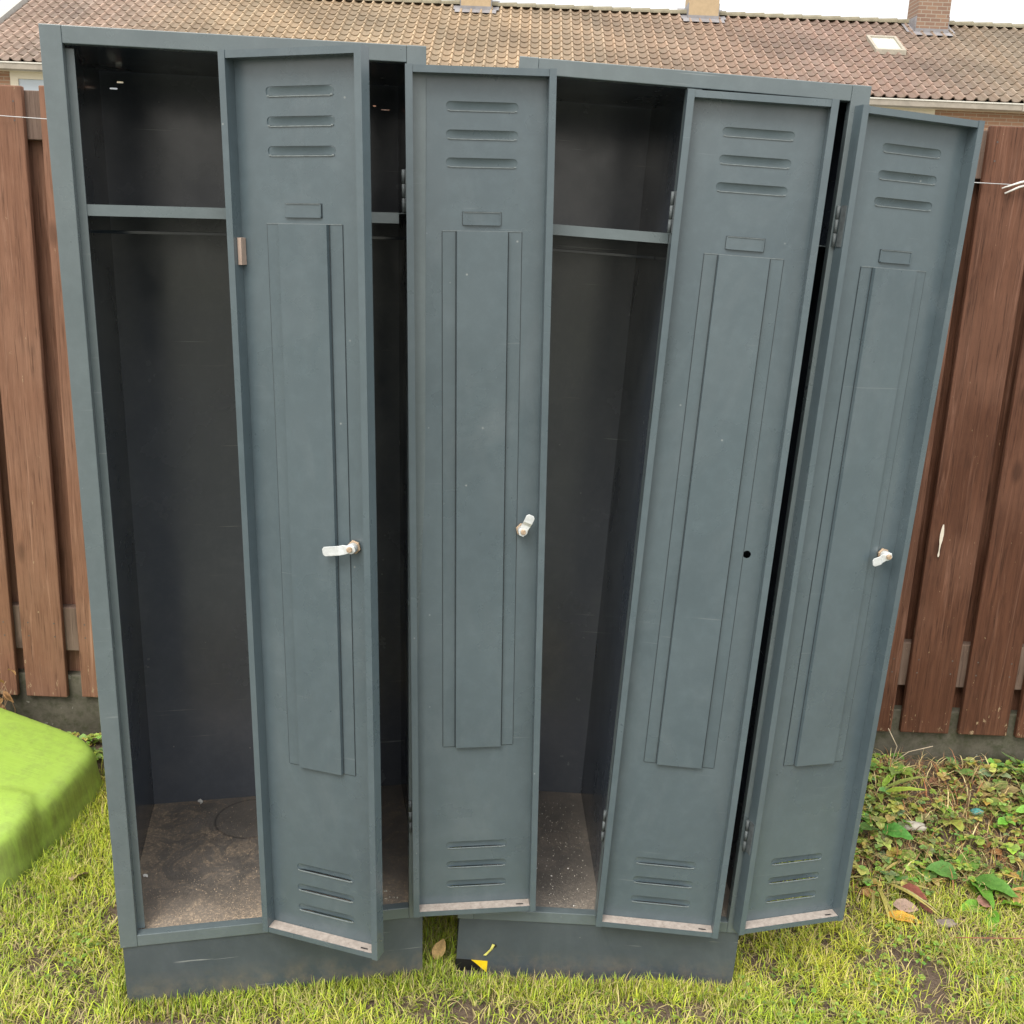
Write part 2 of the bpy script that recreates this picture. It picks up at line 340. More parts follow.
# hazard tape on the plinth of the right locker
n=N('hazard_tape'); v=n.coord(); sx=n.add('ShaderNodeSeparateXYZ'); n.lk(v,sx.inputs[0])
e=n.math('ADD',sx.outputs[0],n.math('MULTIPLY',n.math('SUBTRACT',sx.outputs[2],.034),1.25))
TAPE=n.set(n.mix(n.math('GREATER_THAN',n.math('ADD',e,n.math('MULTIPLY',n.noise(v,60,2),.006)),.037),(.012,.012,.013),(.85,.62,.02)),.4)
bm=bmesh.new(); pts=[(.0035,.034),(.070,.032),(.0705,.0125),(.069,.005),(.036,.008),(.0035,.006)]
f=bm.faces.new([bm.verts.new((x,.0030-(.003 if i in (3,) else 0),z)) for i,(x,z) in enumerate(pts)])
o=mesh_obj('hazard_tape',bm,TAPE,solid=.0004); o.matrix_world=CB.matrix_basis.copy(); tag(o,'torn black and yellow hazard tape stuck low on the right plinth','tape')
YEL=simple('yellow_tape',(.62,.60,.16),.5,.2,80)
bm=bmesh.new(); q=[(.060,.046),(.066,.047),(.079,.062),(.083,.074),(.0775,.075),(.073,.063)]
bm.faces.new([bm.verts.new((x,.0026-.002*(i%2),z)) for i,(x,z) in enumerate(q)])
q=[(.0782,.0745),(.0835,.0745),(.087,.071),(.083,.066),(.0795,.067)]
f=bm.faces.new([bm.verts.new((x,.0020,z)) for x,z in q]); f.material_index=1
o=mesh_obj('tape_remnant',bm,[YEL,BLACK],solid=.0004); o.matrix_world=CB.matrix_basis.copy(); tag(o,'curled yellow scrap of tape above the hazard tape on the plinth','tape')
# ------------------------------------------------------------------ ground
def sst(a,b,x): t=np.clip((x-a)/(b-a),0,1); return t*t*(3-2*t)
_k=[(rng.uniform(-1,1,2),rng.uniform(0,6.28)) for _ in range(10)]
def wob(x,y,f):
    s=0
    for i,(d,p) in enumerate(_k): s=s+np.sin((x*d[0]+y*d[1])*f*(1+.37*i)+p*(1+i))/(1+.35*i)
    return s/3.2
def bed(x,y):   # 1 inside the planting bed, 0 on the lawn
    e=wob(x*1.,y*1.,5.5)*.05
    r=sst(.80,.92,x+e)*sst(2.20,2.34,y+e+.04*np.clip(x-1.2,0,2))
    return np.maximum(r,sst(2.56,2.62,y+e))*(1-sst(2.9,3.1,y))
def gh(x,y):
    near=1-sst(4,7,np.hypot(x,y))
    z=wob(x,y,4.)*.006*near+wob(y,x,21.)*.0022*near
    z=z+.085*sst(2.30,2.72,y)*sst(.55,1.0,x)*(1-sst(3.0,4.,y))+.055*sst(2.5,2.74,y)*(1-sst(.55,1.0,x))*(1-sst(3.0,4.,y))
    z=z-.013-.012*sst(-.16,-.05,x)*(1-sst(2.2,2.5,y))-.014*sst(.35,.52,x)*(1-sst(2.2,2.5,y))
    return z
xs=np.concatenate([[-400,-150,-60,-25,-12,-8,-6,-5,-4.4],np.arange(-4,4.001,.02),[4.4,5,6,8,12,25,60,150,400]])
ys=np.concatenate([[-400,-150,-60,-25,-12,-8,-5,-3,-1.5,-.6],np.arange(-.2,3.4,.02),[3.6,4,4.5,5.5,7,10,14,20,30,60,150,400]])
X,Y=np.meshgrid(xs,ys); Z=gh(X,Y)
B=bed(X,Y); Z=Z+B*(wob(X*3,Y*3,23.)*.006+wob(Y*7,X*7,31.)*.004)
def grid_mesh(name,P,nx,ny,mat):
    me=bpy.data.meshes.new(name); me.vertices.add(len(P)); me.vertices.foreach_set('co',P.astype(np.float32).ravel())
    i=np.arange(nx-1)[None,:]+np.arange(ny-1)[:,None]*nx; q=np.stack([i,i+1,i+1+nx,i+nx],-1).reshape(-1,4)
    me.loops.add(q.size); me.loops.foreach_set('vertex_index',q.astype(np.int32).ravel()); me.polygons.add(len(q)); me.polygons.foreach_set('loop_start',(np.arange(len(q))*4).astype(np.int32))
    me.update(calc_edges=True); me.polygons.foreach_set('use_smooth',np.ones(len(q),bool)); me.materials.append(mat); return link(bpy.data.objects.new(name,me))
n=N('lawn_soil'); v=n.coord(); f1=n.noise(v,7,6,.7); f2=n.noise(v,70,5,.75)
c=n.mix(n.ramp(f1,[(.35,0.),(.65,1.)]),(.17,.125,.095),(.25,.19,.13)); c=n.mix(n.ramp(f2,[(.4,0.),(.65,1.)]),c,(.13,.092,.068))
sx=n.add('ShaderNodeSeparateXYZ'); n.lk(v,sx.inputs[0]); nr=n.noise(v,1.7,5,.6)
far=n.math('MAXIMUM',n.ramp(n.math('SUBTRACT',1.7,sx.outputs[1]),[(.95,0.),(1.,1.)]),n.math('GREATER_THAN',n.math('ABSOLUTE',sx.outputs[0]),3.25))
c=n.mix(far,c,n.mix(nr,(.15,.16,.12),(.22,.23,.18)))
n.bump(f2,.9,.02); SOIL=n.set(c,.95)
g=grid_mesh('ground',np.stack([X,Y,Z],-1).reshape(-1,3),len(xs),len(ys),SOIL); g['kind']='structure'
# ------------------------------------------------------------------ blades of grass (numpy built)
def inside_cab(x,y,pad=0.):
    m=np.zeros(len(x),bool)
    for (cx,cy,cz,yaw,_,_) in CABS:
        c,s=math.cos(yaw),math.sin(yaw); lx=(x-cx)*c+(y-cy)*s; ly=-(x-cx)*s+(y-cy)*c
        m|=(lx>.004+pad)&(lx<W-.004-pad)&(ly>.004+pad)&(ly<D)
    return m
def blades(name,x,y,length,width,lean,col,mat,seg=3,z0=None,up=1.0):
    n=len(x); z=gh(x,y)-.003 if z0 is None else z0
    a=rng.uniform(0,2*PI,n); ca,sa=np.cos(a),np.sin(a); tw=a+PI/2+rng.uniform(-.5,.5,n)
    th0=lean*.35; P=[];C=[]
    px,py,pz=x.copy(),y.copy(),z.copy(); k=seg
    for j in range(k+1):
        s=j/k; w=width*(1-s**1.6)*.5+.0001
        if j<k:
            P.append(np.stack([px-np.cos(tw)*w,py-np.sin(tw)*w,pz],-1)); P.append(np.stack([px+np.cos(tw)*w,py+np.sin(tw)*w,pz],-1))
        else: P.append(np.stack([px,py,pz],-1))
        th=th0+lean*(s*1.25); dl=length/k
        px=px+ca*np.sin(th)*dl; py=py+sa*np.sin(th)*dl; pz=pz+np.cos(th)*dl
        pz=np.maximum(pz,z+.002+.006*s)
    nv=2*k+1; V=np.stack(P,1).reshape(-1,3)
    faces=[]
    base=(np.arange(n)*nv)[:,None]
    q=np.concatenate([base+np.array([[2*j,2*j+1,2*j+3,2*j+2]]) for j in range(k-1)],1).reshape(-1,4)
    t=(base+np.array([[2*k-2,2*k-1,2*k]])).reshape(-1,3)
    me=bpy.data.meshes.new(name); me.vertices.add(len(V)); me.vertices.foreach_set('co',V.astype(np.float32).ravel())
    me.loops.add(q.size+t.size); me.loops.foreach_set('vertex_index',np.concatenate([q.ravel(),t.ravel()]).astype(np.int32))
    ls=np.concatenate([np.arange(len(q))*4,q.size+np.arange(len(t))*3]); me.polygons.add(len(ls)); me.polygons.foreach_set('loop_start',ls.astype(np.int32))
    me.update(calc_edges=True)
    ca_=me.color_attributes.new('Col','FLOAT_COLOR','POINT'); s=np.repeat(np.arange(k+1)/k,2)[:nv]
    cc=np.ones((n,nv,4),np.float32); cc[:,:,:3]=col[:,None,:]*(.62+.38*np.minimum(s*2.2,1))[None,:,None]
    ca_.data.foreach_set('color',cc.ravel()); me.polygons.foreach_set('use_smooth',np.ones(len(ls),bool))
    me.materials.append(mat); return link(bpy.data.objects.new(name,me))
def leafmat(name,rough=.5,trans=.35,tint=None):
    n=N(name); a0=n.add('ShaderNodeVertexColor',layer_name='Col'); v=n.coord(); f=n.noise(v,120,4,.7); f2=n.noise(v,38,3,.6)
    cc=n.mix(n.ramp(f,[(.3,0.),(.7,1.)]),(.85,.90,.80),(1.5,1.45,1.35)); cc=n.mix(1.,a0.outputs[0],cc,'MULTIPLY'); cc=n.mix(n.math('MULTIPLY',n.ramp(f2,[(.62,0.),(.70,1.)]),.35),cc,(.38,.34,.12)); n.bump(f,.6,.003)
    a=cc.node; n.set(cc,rough,Specular_IOR_Level=.35)
    t=n.add('ShaderNodeBsdfTranslucent'); n.lk(cc,t.inputs[0]); m=n.add('ShaderNodeMixShader'); m.inputs[0].default_value=trans
    n.lk(n.b.outputs[0],m.inputs[1]); n.lk(t.outputs[0],m.inputs[2]); n.lk(m.outputs[0],n.o.inputs[0]); return n.m
n=N('grass_blade'); a=n.add('ShaderNodeVertexColor',layer_name='Col'); GRASS=n.set(n.mix(1.,a.outputs[0],(.92,.92,.92),'MULTIPLY'),.55,Specular_IOR_Level=.2)
def gcol(n,x,y):
    pal=np.array([(.62,.66,.075),(.44,.55,.055),(.27,.38,.08),(.70,.62,.20),(.58,.46,.22),(.46,.32,.17)])
    w=np.array([.35,.22,.09,.18,.11,.05]); pn=wob(x,y,6.)+.6*wob(y,x,13.)
    r=rng.random(n)-.14*np.clip(pn,-1.5,1.5); idx=np.searchsorted(np.cumsum(w),np.clip(r,0,.999)); c=pal[np.minimum(idx,5)]
    g=np.clip(.5+.9*wob(y*1.,x*1.,3.7)+.5*wob(x,y,11.),0,1)[:,None]; c=c*(1-g*np.array([.24,.10,.15]))
    return c*rng.uniform(.7,1.25,(n,1))
def green_mask(x,y): return (x<-1.075)&(y>2.0)&(y<2.74)&(((x+1.30)**2+(y-2.10)**2>0)|(y>2.1))
def lawn(n,x0,x1,y0,y1):
    x=rng.uniform(x0,x1,n); y=rng.uniform(y0,y1,n)
    pn=wob(x*1.,y*1.,9.)+.8*wob(y,x,23.); bare=sum(np.exp(-(((x-a)/c)**2+((y-b)/d)**2)) for a,b,c,d in ((-.02,1.78,.13,.05),(.08,1.70,.10,.05),(-.62,1.72,.08,.05),(-.82,2.02,.05,.09),(.98,1.80,.12,.06),(.42,1.80,.07,.03),(.85,2.0,.06,.03),(.70,1.70,.08,.04)))
    keep=rng.random(n)<np.clip(1.05-.9*np.clip(pn-.1,0,2)-.8*np.minimum(bare,1),.10,1)
    keep&=rng.random(n)<np.clip(.62+.75*wob(x*1.,y*1.,41.)+.35*wob(y,x,77.),.06,1)
    keep&=~inside_cab(x,y); keep&=rng.random(n)>bed(x,y)*.93; keep&=~((x<-1.13)&(y>2.11)&(y<2.7)); keep&=y<2.72
    x,y=x[keep],y[keep]; m=len(x)
    L=rng.uniform(.018,.050,m)*(1+.35*wob(x,y,5.)); L=np.clip(L,.014,.07)
    return x,y,L
x1,y1,L1=lawn(250000,-1.55,1.65,1.50,2.75)
x2,y2,L2=lawn(90000,-3.2,3.2,.6,2.75)
k=~((x2>-1.5)&(x2<1.6)&(y2>1.5)); x2,y2,L2=x2[k],y2[k],L2[k]
# taller fringe along the plinths and the toy, where no mower reaches
fx=[];fy=[]
for (cx,cy,cz,yaw,_,_) in CABS:
    m=2600; u=rng.uniform(-.02,.62,m); vv=-rng.random(m)**2*.05+.003; c,s=math.cos(yaw),math.sin(yaw); fx.append(cx+u*c-vv*s); fy.append(cy+u*s+vv*c)
    for uu in (-.02,.62):
        m=1800; u=uu+rng.uniform(-.02,.02,m); vv=rng.uniform(0,.5,m); fx.append(cx+u*c-vv*s); fy.append(cy+u*s+vv*c)
m=4500; fx.append(rng.uniform(-1.14,-.98,m)); fy.append(rng.uniform(1.98,2.6,m))
fx=np.concatenate(fx); fy=np.concatenate(fy); k=~inside_cab(fx,fy)&~((fx<-1.12)&(fy>2.11)); fx,fy=fx[k],fy[k]; FL=rng.uniform(.012,.042,len(fx))
# long dry blades
m=9000; dx=rng.uniform(-1.5,1.6,m); dy=rng.uniform(1.5,2.6,m); k=~inside_cab(dx,dy)&~((dx<-1.1)&(dy>2.05)); dx,dy=dx[k],dy[k]; DL=rng.uniform(.025,.06,len(dx))
AX=np.concatenate([x1,x2,fx,dx]); AY=np.concatenate([y1,y2,fy,dy]); AL=np.concatenate([L1,L2,FL,DL]); m=len(AX)
lean=np.concatenate([rng.uniform(.55,1.75,len(x1)+len(x2)),rng.uniform(.1,.9,len(fx)),rng.uniform(1.0,1.75,len(dx))])
cols=gcol(m,AX,AY); cols[-len(dx):]=np.array([(.64,.54,.25)])*rng.uniform(.6,1.1,(len(dx),1))
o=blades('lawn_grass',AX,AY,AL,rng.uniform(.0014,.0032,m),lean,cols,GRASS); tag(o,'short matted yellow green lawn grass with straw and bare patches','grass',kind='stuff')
# ------------------------------------------------------------------ leaves
def mesh_leaves(name,items,mat,parent=None,seg=6):
    """items: (base, heading, pitch, roll, length, width, droop, colour, shape)"""
    V=[];F=[];C=[]
    for (b,hd,pt,rl,L,Wd,dr,col,shp) in items:
        M=Matrix.Translation(b)@Matrix.Rotation(hd,4,'Z')@Matrix.Rotation(-pt,4,'Y')@Matrix.Rotation(rl,4,'X'); s0=len(V)
        for i in range(seg+1):
            s=i/seg; w=Wd*.5*(math.sin(PI*min(s**shp,1.))**.75 if 0<s<1 else (.05 if s==0 else .02)); z=-dr*L*s*s
            ed=.25*w+ .06*Wd*math.sin(s*19+hd*7)
            for q,ex in ((-1,ed),(0,0),(1,ed)):
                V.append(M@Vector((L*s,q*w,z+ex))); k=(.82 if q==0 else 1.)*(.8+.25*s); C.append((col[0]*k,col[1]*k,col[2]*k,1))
        for i in range(seg):
            a=s0+i*3; F+=[(a,a+1,a+4,a+3),(a+1,a+2,a+5,a+4)]
    me=bpy.data.meshes.new(name); me.from_pydata([tuple(p) for p in V],[],F); at=me.color_attributes.new('Col','FLOAT_COLOR','POINT')
    at.data.foreach_set('color',np.array(C,np.float32).ravel())
    for p in me.polygons: p.use_smooth=True
    me.materials.append(mat); return link(bpy.data.objects.new(name,me),parent)
LEAF=leafmat('leaf',.42,.25); DRY=leafmat('dry_leaf',.7,.2)
def gz(x,y): return float(gh(np.array([x]),np.array([y]))[0])
U=random.uniform
# creeping ground cover: nobody could count it
items=[]
def trefoil(x,y,z,s,col):
    h0=U(0,6.28); nl=random.choice((3,3,4,5))
    for q in range(nl): items.append(((x,y,z),h0+q*2*PI/nl+U(-.2,.2),U(-.15,.45),U(-.3,.3),s,s*U(.85,1.15),U(0,.5),tuple(k*U(.7,1.25) for k in col),.9))
greens=[(.28,.42,.09),(.40,.50,.12),(.17,.29,.08),(.50,.54,.17),(.24,.36,.14),(.42,.42,.12)]
cnt=0
while cnt<3700:
    x,y=U(.72,2.4),U(2.12,2.73)
    b=float(bed(np.array([x]),np.array([y]))[0]); dens=.5+.5*math.sin(x*9+y*14)*math.sin(x*5-y*11)
    bare=math.exp(-(((x-1.17)/.14)**2+((y-2.60)/.06)**2))+math.exp(-(((x-1.03)/.07)**2+((y-2.40)/.05)**2))+.8*math.exp(-(((x-1.42)/.08)**2+((y-2.62)/.05)**2))+.8*math.exp(-(((x-1.33)/.07)**2+((y-2.30)/.05)**2))
    if random.random()>b*(.2+.8*dens)*(1-.95*min(bare,1)): cnt+=.12; continue
    trefoil(x,y,gz(x,y)+U(.004,.040),U(.006,.015) if random.random()<.8 else U(.015,.026),random.choice(greens)); cnt+=1
for _ in range(260):
    x=U(-1.6,-.95); y=U(2.60,2.73); trefoil(x,y,gz(x,y)+U(.005,.04),U(.008,.02),random.choice(greens))
for _ in range(330):   # clover dotted in the lawn
    cx,cy=random.choice([(.86,1.93),(1.0,2.05),(.75,1.78),(-.9,1.9),(.3,1.72),(1.15,1.92),(.6,1.9)]); x=random.gauss(cx,.06); y=random.gauss(cy,.05)
    if inside_cab(np.array([x]),np.array([y]))[0]: continue
    trefoil(x,y,gz(x,y)+U(.012,.028),U(.005,.009),random.choice([(.24,.36,.07),(.32,.42,.10)]))
tag(mesh_leaves('ground_cover',items,LEAF,seg=5),'small round leaved creeping weeds covering the planting bed','weeds',kind='stuff')
# twiggy litter in the bed
m=6000; lx=rng.uniform(.75,2.2,m); ly=rng.uniform(2.2,2.72,m); k=rng.random(m)<bed(lx,ly); lx,ly=lx[k],ly[k]; m=len(lx)
pal=np.array([(.36,.22,.12),(.62,.48,.24),(.20,.12,.07),(.72,.62,.34),(.42,.19,.10)])
tag(blades('plant_litter',lx,ly,rng.uniform(.02,.09,m),rng.uniform(.0012,.004,m),rng.uniform(1.1,1.7,m),pal[rng.integers(0,5,m)]*rng.uniform(.6,1.2,(m,1)),DRY,z0=gh(lx,ly)+.006),'dry stalks and crumbled leaves littering the soil bed','litter',kind='stuff')
# broad leaved plants one can count
def rosette(name,label,x,y,nl,L,Wd,col,group='broad leaved weeds in the bed',p0=.35,p1=1.0,shp=.75,hd0=None,cat='plant'):
    root=empty(name,Matrix.Translation((x,y,gz(x,y)+.004))); tag(root,label,cat,group)
    h0=U(0,6)if hd0 is None else hd0
    for q in range(nl):
        l=L*U(.7,1.15); c=tuple(k*U(.8,1.2) for k in col); hd=h0+q*2.4+U(-.3,.3); pt=U(p0,p1)
        st=Vector((math.cos(hd)*math.cos(pt),math.sin(hd)*math.cos(pt),math.sin(pt)))*l*.35
        mesh_leaves('leaf',[(st,hd,pt*.5,U(-.4,.4),l,Wd*U(.8,1.1),U(.15,.5),c,shp)],LEAF,root,seg=8)
        bm=bmesh.new(); tube(bm,[(0,0,-.004),st*.6+Vector((0,0,.003)),st*1.02],[.0018,.0014,.0010],5); mesh_obj('stem',bm,STEM,root)
    return root
STEM=simple('green_stem',(.22,.28,.08),.6,.2,40)
rosette('dock_plant','largest dock plant with broad fresh green leaves in the middle of the bed',1.185,2.315,7,.085,.050,(.15,.30,.06))
rosette('dock_plant','low bright dock leaves right of the red leaf at the lawn edge',1.215,2.225,4,.080,.036,(.19,.38,.05),p0=.2,p1=.6)
rosette('dock_plant','dark green broad leaves close to the swung back locker door',1.005,2.45,5,.075,.050,(.12,.27,.055),p0=.5)
rosette('strap_leaved_plant','yellow green strap leaved plant against the concrete base beside the locker door',1.04,2.56,11,.13,.017,(.34,.44,.09),p0=.5,p1=1.2,shp=.6)
rosette('bramble_shoot','dull green shoot with rounded leaves under the first full fence board',1.31,2.70,6,.042,.034,(.18,.33,.10),p0=.3,p1=1.1)
rosette('bramble_shoot','pale grey green leaf shoot rising in front of the concrete base',1.41,2.68,5,.055,.032,(.24,.33,.20),p0=.7,p1=1.3)
rosette('bramble_shoot','tall green leaves at the far right of the concrete base',1.50,2.67,7,.075,.040,(.18,.32,.11),p0=.6,p1=1.2)
rosette('strap_leaved_plant','sprawling withered grass tuft where bed meets locker door',.95,2.29,20,.13,.008,(.50,.44,.18),p0=.05,p1=.7,shp=.5)
rosette('strap_leaved_plant','rusty yellow withered tuft at the right edge of the bed',1.36,2.29,20,.11,.009,(.48,.38,.13),p0=.1,p1=.9,shp=.5)
rosette('bramble_shoot','bushy fresh green shoot against the concrete base beside the open door',1.12,2.66,8,.055,.036,(.26,.42,.10),p0=.5,p1=1.3)
rosette('bramble_shoot','drooping reddish green shoot in front of the right hand fence boards',1.38,2.60,7,.060,.036,(.30,.30,.12),p0=.3,p1=1.1)
rosette('dock_plant','tall light green leaf cluster at the right edge of the bed by the fence',1.46,2.52,7,.085,.042,(.28,.46,.10),p0=.6,p1=1.3)
rosette('dock_plant','yellowing small leaf cluster left of the teal fragment',1.22,2.50,7,.045,.030,(.42,.50,.12),p0=.3,p1=1.0)
rosette('dock_plant','mid green leaves spreading below the whitish stone',1.09,2.36,7,.052,.034,(.24,.38,.10),p0=.2,p1=.9)
rosette('seedling','little green plant between the toy and the left locker by the fence',-1.17,2.66,6,.05,.024,(.26,.38,.12),group=None)
rosette('clover_plant','flat pale leaved weed in the lawn below the swung back door',.83,1.93,6,.026,.014,(.22,.36,.16),p0=.05,p1=.3,group=None)
rosette('lawn_weed','grey green flat weed in the lawn at the right edge',1.13,1.98,4,.03,.018,(.26,.32,.20),p0=.05,p1=.25,group=None)
def fallen(name,label,x,y,L,Wd,col,hd,shp=.8,dr=.2,z=.018,pt=.05,seg=8,roll=0.15):
    o=mesh_leaves(name,[((x,y,gz(x,y)+z),hd,pt,roll,L,Wd,dr,col,shp)],DRY,seg=seg); return tag(o,label,'leaf',group='fallen leaves')
fallen('fallen_leaf','crumpled dark red leaf lying among the bed weeds',1.0,2.245,.062,.040,(.26,.085,.065),-.5,dr=.3,z=.035)
fallen('fallen_leaf','folded maroon leaf just below the red one',1.035,2.205,.04,.024,(.16,.06,.045),-1.2,z=.025)
fallen('fallen_leaf','orange and yellow leaf on the lawn edge below the bed',.935,2.155,.085,.034,(.72,.40,.07),-.12,z=.022)
fallen('fallen_leaf','greyish pink leaf lying behind the orange one',.960,2.185,.06,.034,(.42,.30,.26),-.2,z=.030,roll=.5)
fallen('fallen_leaf','round dusty pink leaf under the bright dock leaves',1.18,2.215,.046,.042,(.42,.22,.20),.2,z=.022)
for q,(x,y,c) in enumerate([(1.27,2.40,(.42,.17,.09)),(1.31,2.385,(.40,.20,.09)),(1.29,2.27,(.45,.28,.12)),(1.30,2.67,(.32,.14,.10)),(1.05,2.66,(.40,.16,.12)),(.90,2.30,(.35,.20,.12)),(1.45,2.30,(.5,.26,.1)),(1.20,2.62,(.28,.15,.10)),(-1.0,2.12,(.45,.33,.25)),(.90,2.235,(.42,.24,.10))]):
    fallen('fallen_leaf',['curled rust brown leaf behind the big dock plant','rust brown leaf right of the dock plant','tan leaf beside the bright dock leaves','dark brown leaf against the concrete base','reddish leaf tip beside the swung back door','brown leaf between the withered stalks','orange brown leaf at the right edge of the bed','dull brown leaf on bare soil near the fence','pinkish tan leaf in the grass beside the toy','russet leaf at the foot of the open door'][q],x,y,U(.04,.065),U(.028,.04),c,U(0,6),dr=.4,z=.022,roll=U(-.5,.5))
fallen('fallen_leaf','curled tan leaf standing in the gap between both plinths',-.125,1.90,.05,.028,(.55,.38,.18),1.2,z=.02,pt=.6)
# other litter
TEAL=simple('teal_plastic',(.07,.27,.25),.4,.2,40); PALE=simple('pale_stone',(.42,.40,.34),.85,.2,60)
def lump(name,label,cat,x,y,z,sx,sy,sz,mat,rot=0.):
    bm=bmesh.new(); bmesh.ops.create_icosphere(bm,subdivisions=3,radius=1)
    for v in bm.verts: v.co*=1+.16*math.sin(v.co.x*4+1)*math.cos(v.co.y*5)+.08*math.sin(v.co.z*9+v.co.x*7)
    bmesh.ops.transform(bm,matrix=Matrix.Diagonal((sx,sy,sz,1)),verts=list(bm.verts)); o=mesh_obj(name,bm,mat,smooth=True); o.location=(x,y,z); o.rotation_euler=(0,0,rot); return tag(o,label,cat)
lump('plastic_fragment','teal plastic fragment lying in the weeds','plastic scrap',1.29,2.51,gz(1.29,2.51)+.03,.018,.011,.009,TEAL,.3)
lump('pale_stone','flat whitish stone on the bare soil of the bed','stone',1.10,2.46,gz(1.10,2.46)+.026,.036,.017,.012,PALE,-.1)
lump('lawn_stone','grey flat stone half sunk in the lawn','stone',1.075,2.145,gz(1.075,2.145)+.012,.026,.014,.009,simple('grey_stone',(.24,.20,.18),.9,.3,50),.2)
bm=bmesh.new(); tube(bm,[(1.05,2.04,.012),(1.12,2.035,.018),(1.22,2.045,.014),(1.42,2.05,.016)],.0012,5); tag(mesh_obj('bramble_runner',bm,simple('runner_bark',(.30,.12,.07),.7)),'thin reddish runner lying across the lawn on the right','twig')
bm=bmesh.new(); tube(bm,[(1.115,2.69,.10),(1.128,2.70,.15),(1.10,2.71,.20)],.0014,5); tube(bm,[(1.115,2.69,.10),(1.16,2.69,.14),(1.23,2.70,.155)],.0012,5); tag(mesh_obj('dry_twig',bm,simple('straw',(.50,.42,.30),.8)),'forked pale twig leaning on the concrete base','twig')
# dry stalks by the fence at far left
bm=bmesh.new()
for q in range(26):
    x=U(-1.50,-1.40); y=U(2.66,2.72); z=gz(x,y); tube(bm,[(x,y,z),(x+U(-.03,.03),y+U(-.02,.0),z+U(.05,.14)),(x+U(-.07,.06),y+U(-.03,.0),z+U(.12,.24))],.0012,4)
rt=empty('withered_plant',Matrix.Translation((0,0,0))); tag(rt,'withered brown plant in front of the fence above the green toy','plant'); mesh_obj('stem',bm,simple('dead_stem',(.33,.22,.13),.8),rt)
for _ in range(22):
    mesh_leaves('leaf',[((U(-1.52,-1.39),U(2.64,2.70),U(.12,.30)),U(0,6.3),U(-.8,.6),U(-1,1),U(.02,.045),U(.014,.028),.5,random.choice([(.42,.24,.12),(.52,.32,.16),(.30,.17,.10)]),.8)],DRY,rt,seg=4)
bm=bmesh.new()
# ------------------------------------------------------------------ fence
def wood(name,c0,c1,c2,off):
    n=N(name); oi=n.add('ShaderNodeObjectInfo'); mp=n.add('ShaderNodeVectorMath',operation='ADD'); cx=n.add('ShaderNodeCombineXYZ')
    n.lk(n.math('MULTIPLY',oi.outputs['Random'],37.),cx.inputs[0]); n.lk(n.math('MULTIPLY',oi.outputs['Random'],13.),cx.inputs[2])
    tc=n.add('ShaderNodeTexCoord'); n.lk(tc.outputs['Object'],mp.inputs[0]); n.lk(cx.outputs[0],mp.inputs[1])
    m=n.add('ShaderNodeMapping'); m.inputs['Scale'].default_value=(26,26,1.5); n.lk(mp.outputs[0],m.inputs[0])
    g=n.noise(m.outputs[0],2.2,7,.68,.9); big=n.noise(mp.outputs[0],3.1,4,.6)
    m2=n.add('ShaderNodeMapping'); m2.inputs['Scale'].default_value=(60,60,2.2); n.lk(mp.outputs[0],m2.inputs[0]); fine=n.noise(m2.outputs[0],3.5,4,.7,.4)
    col=n.mix(n.ramp(g,[(.30,0.),(.68,1.)]),c0,c1); col=n.mix(n.math('MULTIPLY',n.ramp(big,[(.4,0.),(.7,1.)]),.55),col,c2)
    col=n.mix(n.math('MULTIPLY',n.ramp(fine,[(.30,1.),(.47,0.)]),.75),col,tuple(k*.35 for k in c0))
    m5=n.add('ShaderNodeMapping'); m5.inputs['Scale'].default_value=(34,34,.9); n.lk(mp.outputs[0],m5.inputs[0]); st=n.noise(m5.outputs[0],1.6,5,.7,1.5)
    col=n.mix(n.math('MULTIPLY',n.ramp(st,[(.56,0.),(.70,1.)]),.38),col,tuple(min(1,k*1.75+.03) for k in c2)); lo=n.noise(mp.outputs[0],1.3,3,.6)
    col=n.mix(n.math('MULTIPLY',n.ramp(lo,[(.45,0.),(.65,1.)]),.35),col,c0)
    # knots
    vo=n.add('ShaderNodeTexVoronoi'); vo.inputs['Scale'].default_value=1.; m3=n.add('ShaderNodeMapping'); m3.inputs['Scale'].default_value=(9,9,3.6); n.lk(mp.outputs[0],m3.inputs[0]); n.lk(m3.outputs[0],vo.inputs['Vector'])
    col=n.mix(n.math('MULTIPLY',n.ramp(vo.outputs['Distance'],[(.07,1.),(.15,0.)]),.55),col,tuple(k*.45 for k in c0))
    # flaking at the foot and little chips everywhere
    sz=n.add('ShaderNodeSeparateXYZ'); n.lk(tc.outputs['Object'],sz.inputs[0])
    foot=n.ramp(sz.outputs[2],[(.17,1.),(.33,0.)]); m4=n.add('ShaderNodeMapping'); m4.inputs['Scale'].default_value=(3,3,1); n.lk(mp.outputs[0],m4.inputs[0]); fl=n.noise(m4.outputs[0],26,4,.7)
    th=n.math('SUBTRACT',.70,n.math('MULTIPLY',foot,.10)); col=n.mix(n.math('MULTIPLY',n.math('GREATER_THAN',fl,th),.75),col,(.40,.30,.19))
    n.bump(n.math('ADD',g,n.math('MULTIPLY',fine,.6)),.55,.004)
    return n.set(col,.72,Specular_IOR_Level=.3)
WL=wood('fence_wood_weathered',(.165,.078,.048),(.27,.138,.088),(.33,.195,.135),0)  # left boards, a more orange weathered stain
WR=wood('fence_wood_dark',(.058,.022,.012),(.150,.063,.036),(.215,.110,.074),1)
WB=wood('fence_wood_back',(.10,.045,.032),(.18,.085,.060),(.23,.125,.095),2)  # darker stain meant for the back boards
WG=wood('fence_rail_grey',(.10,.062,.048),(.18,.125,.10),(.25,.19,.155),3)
WBL=wood('fence_wood_recessed',(.17,.080,.050),(.28,.145,.095),(.34,.20,.14),4)
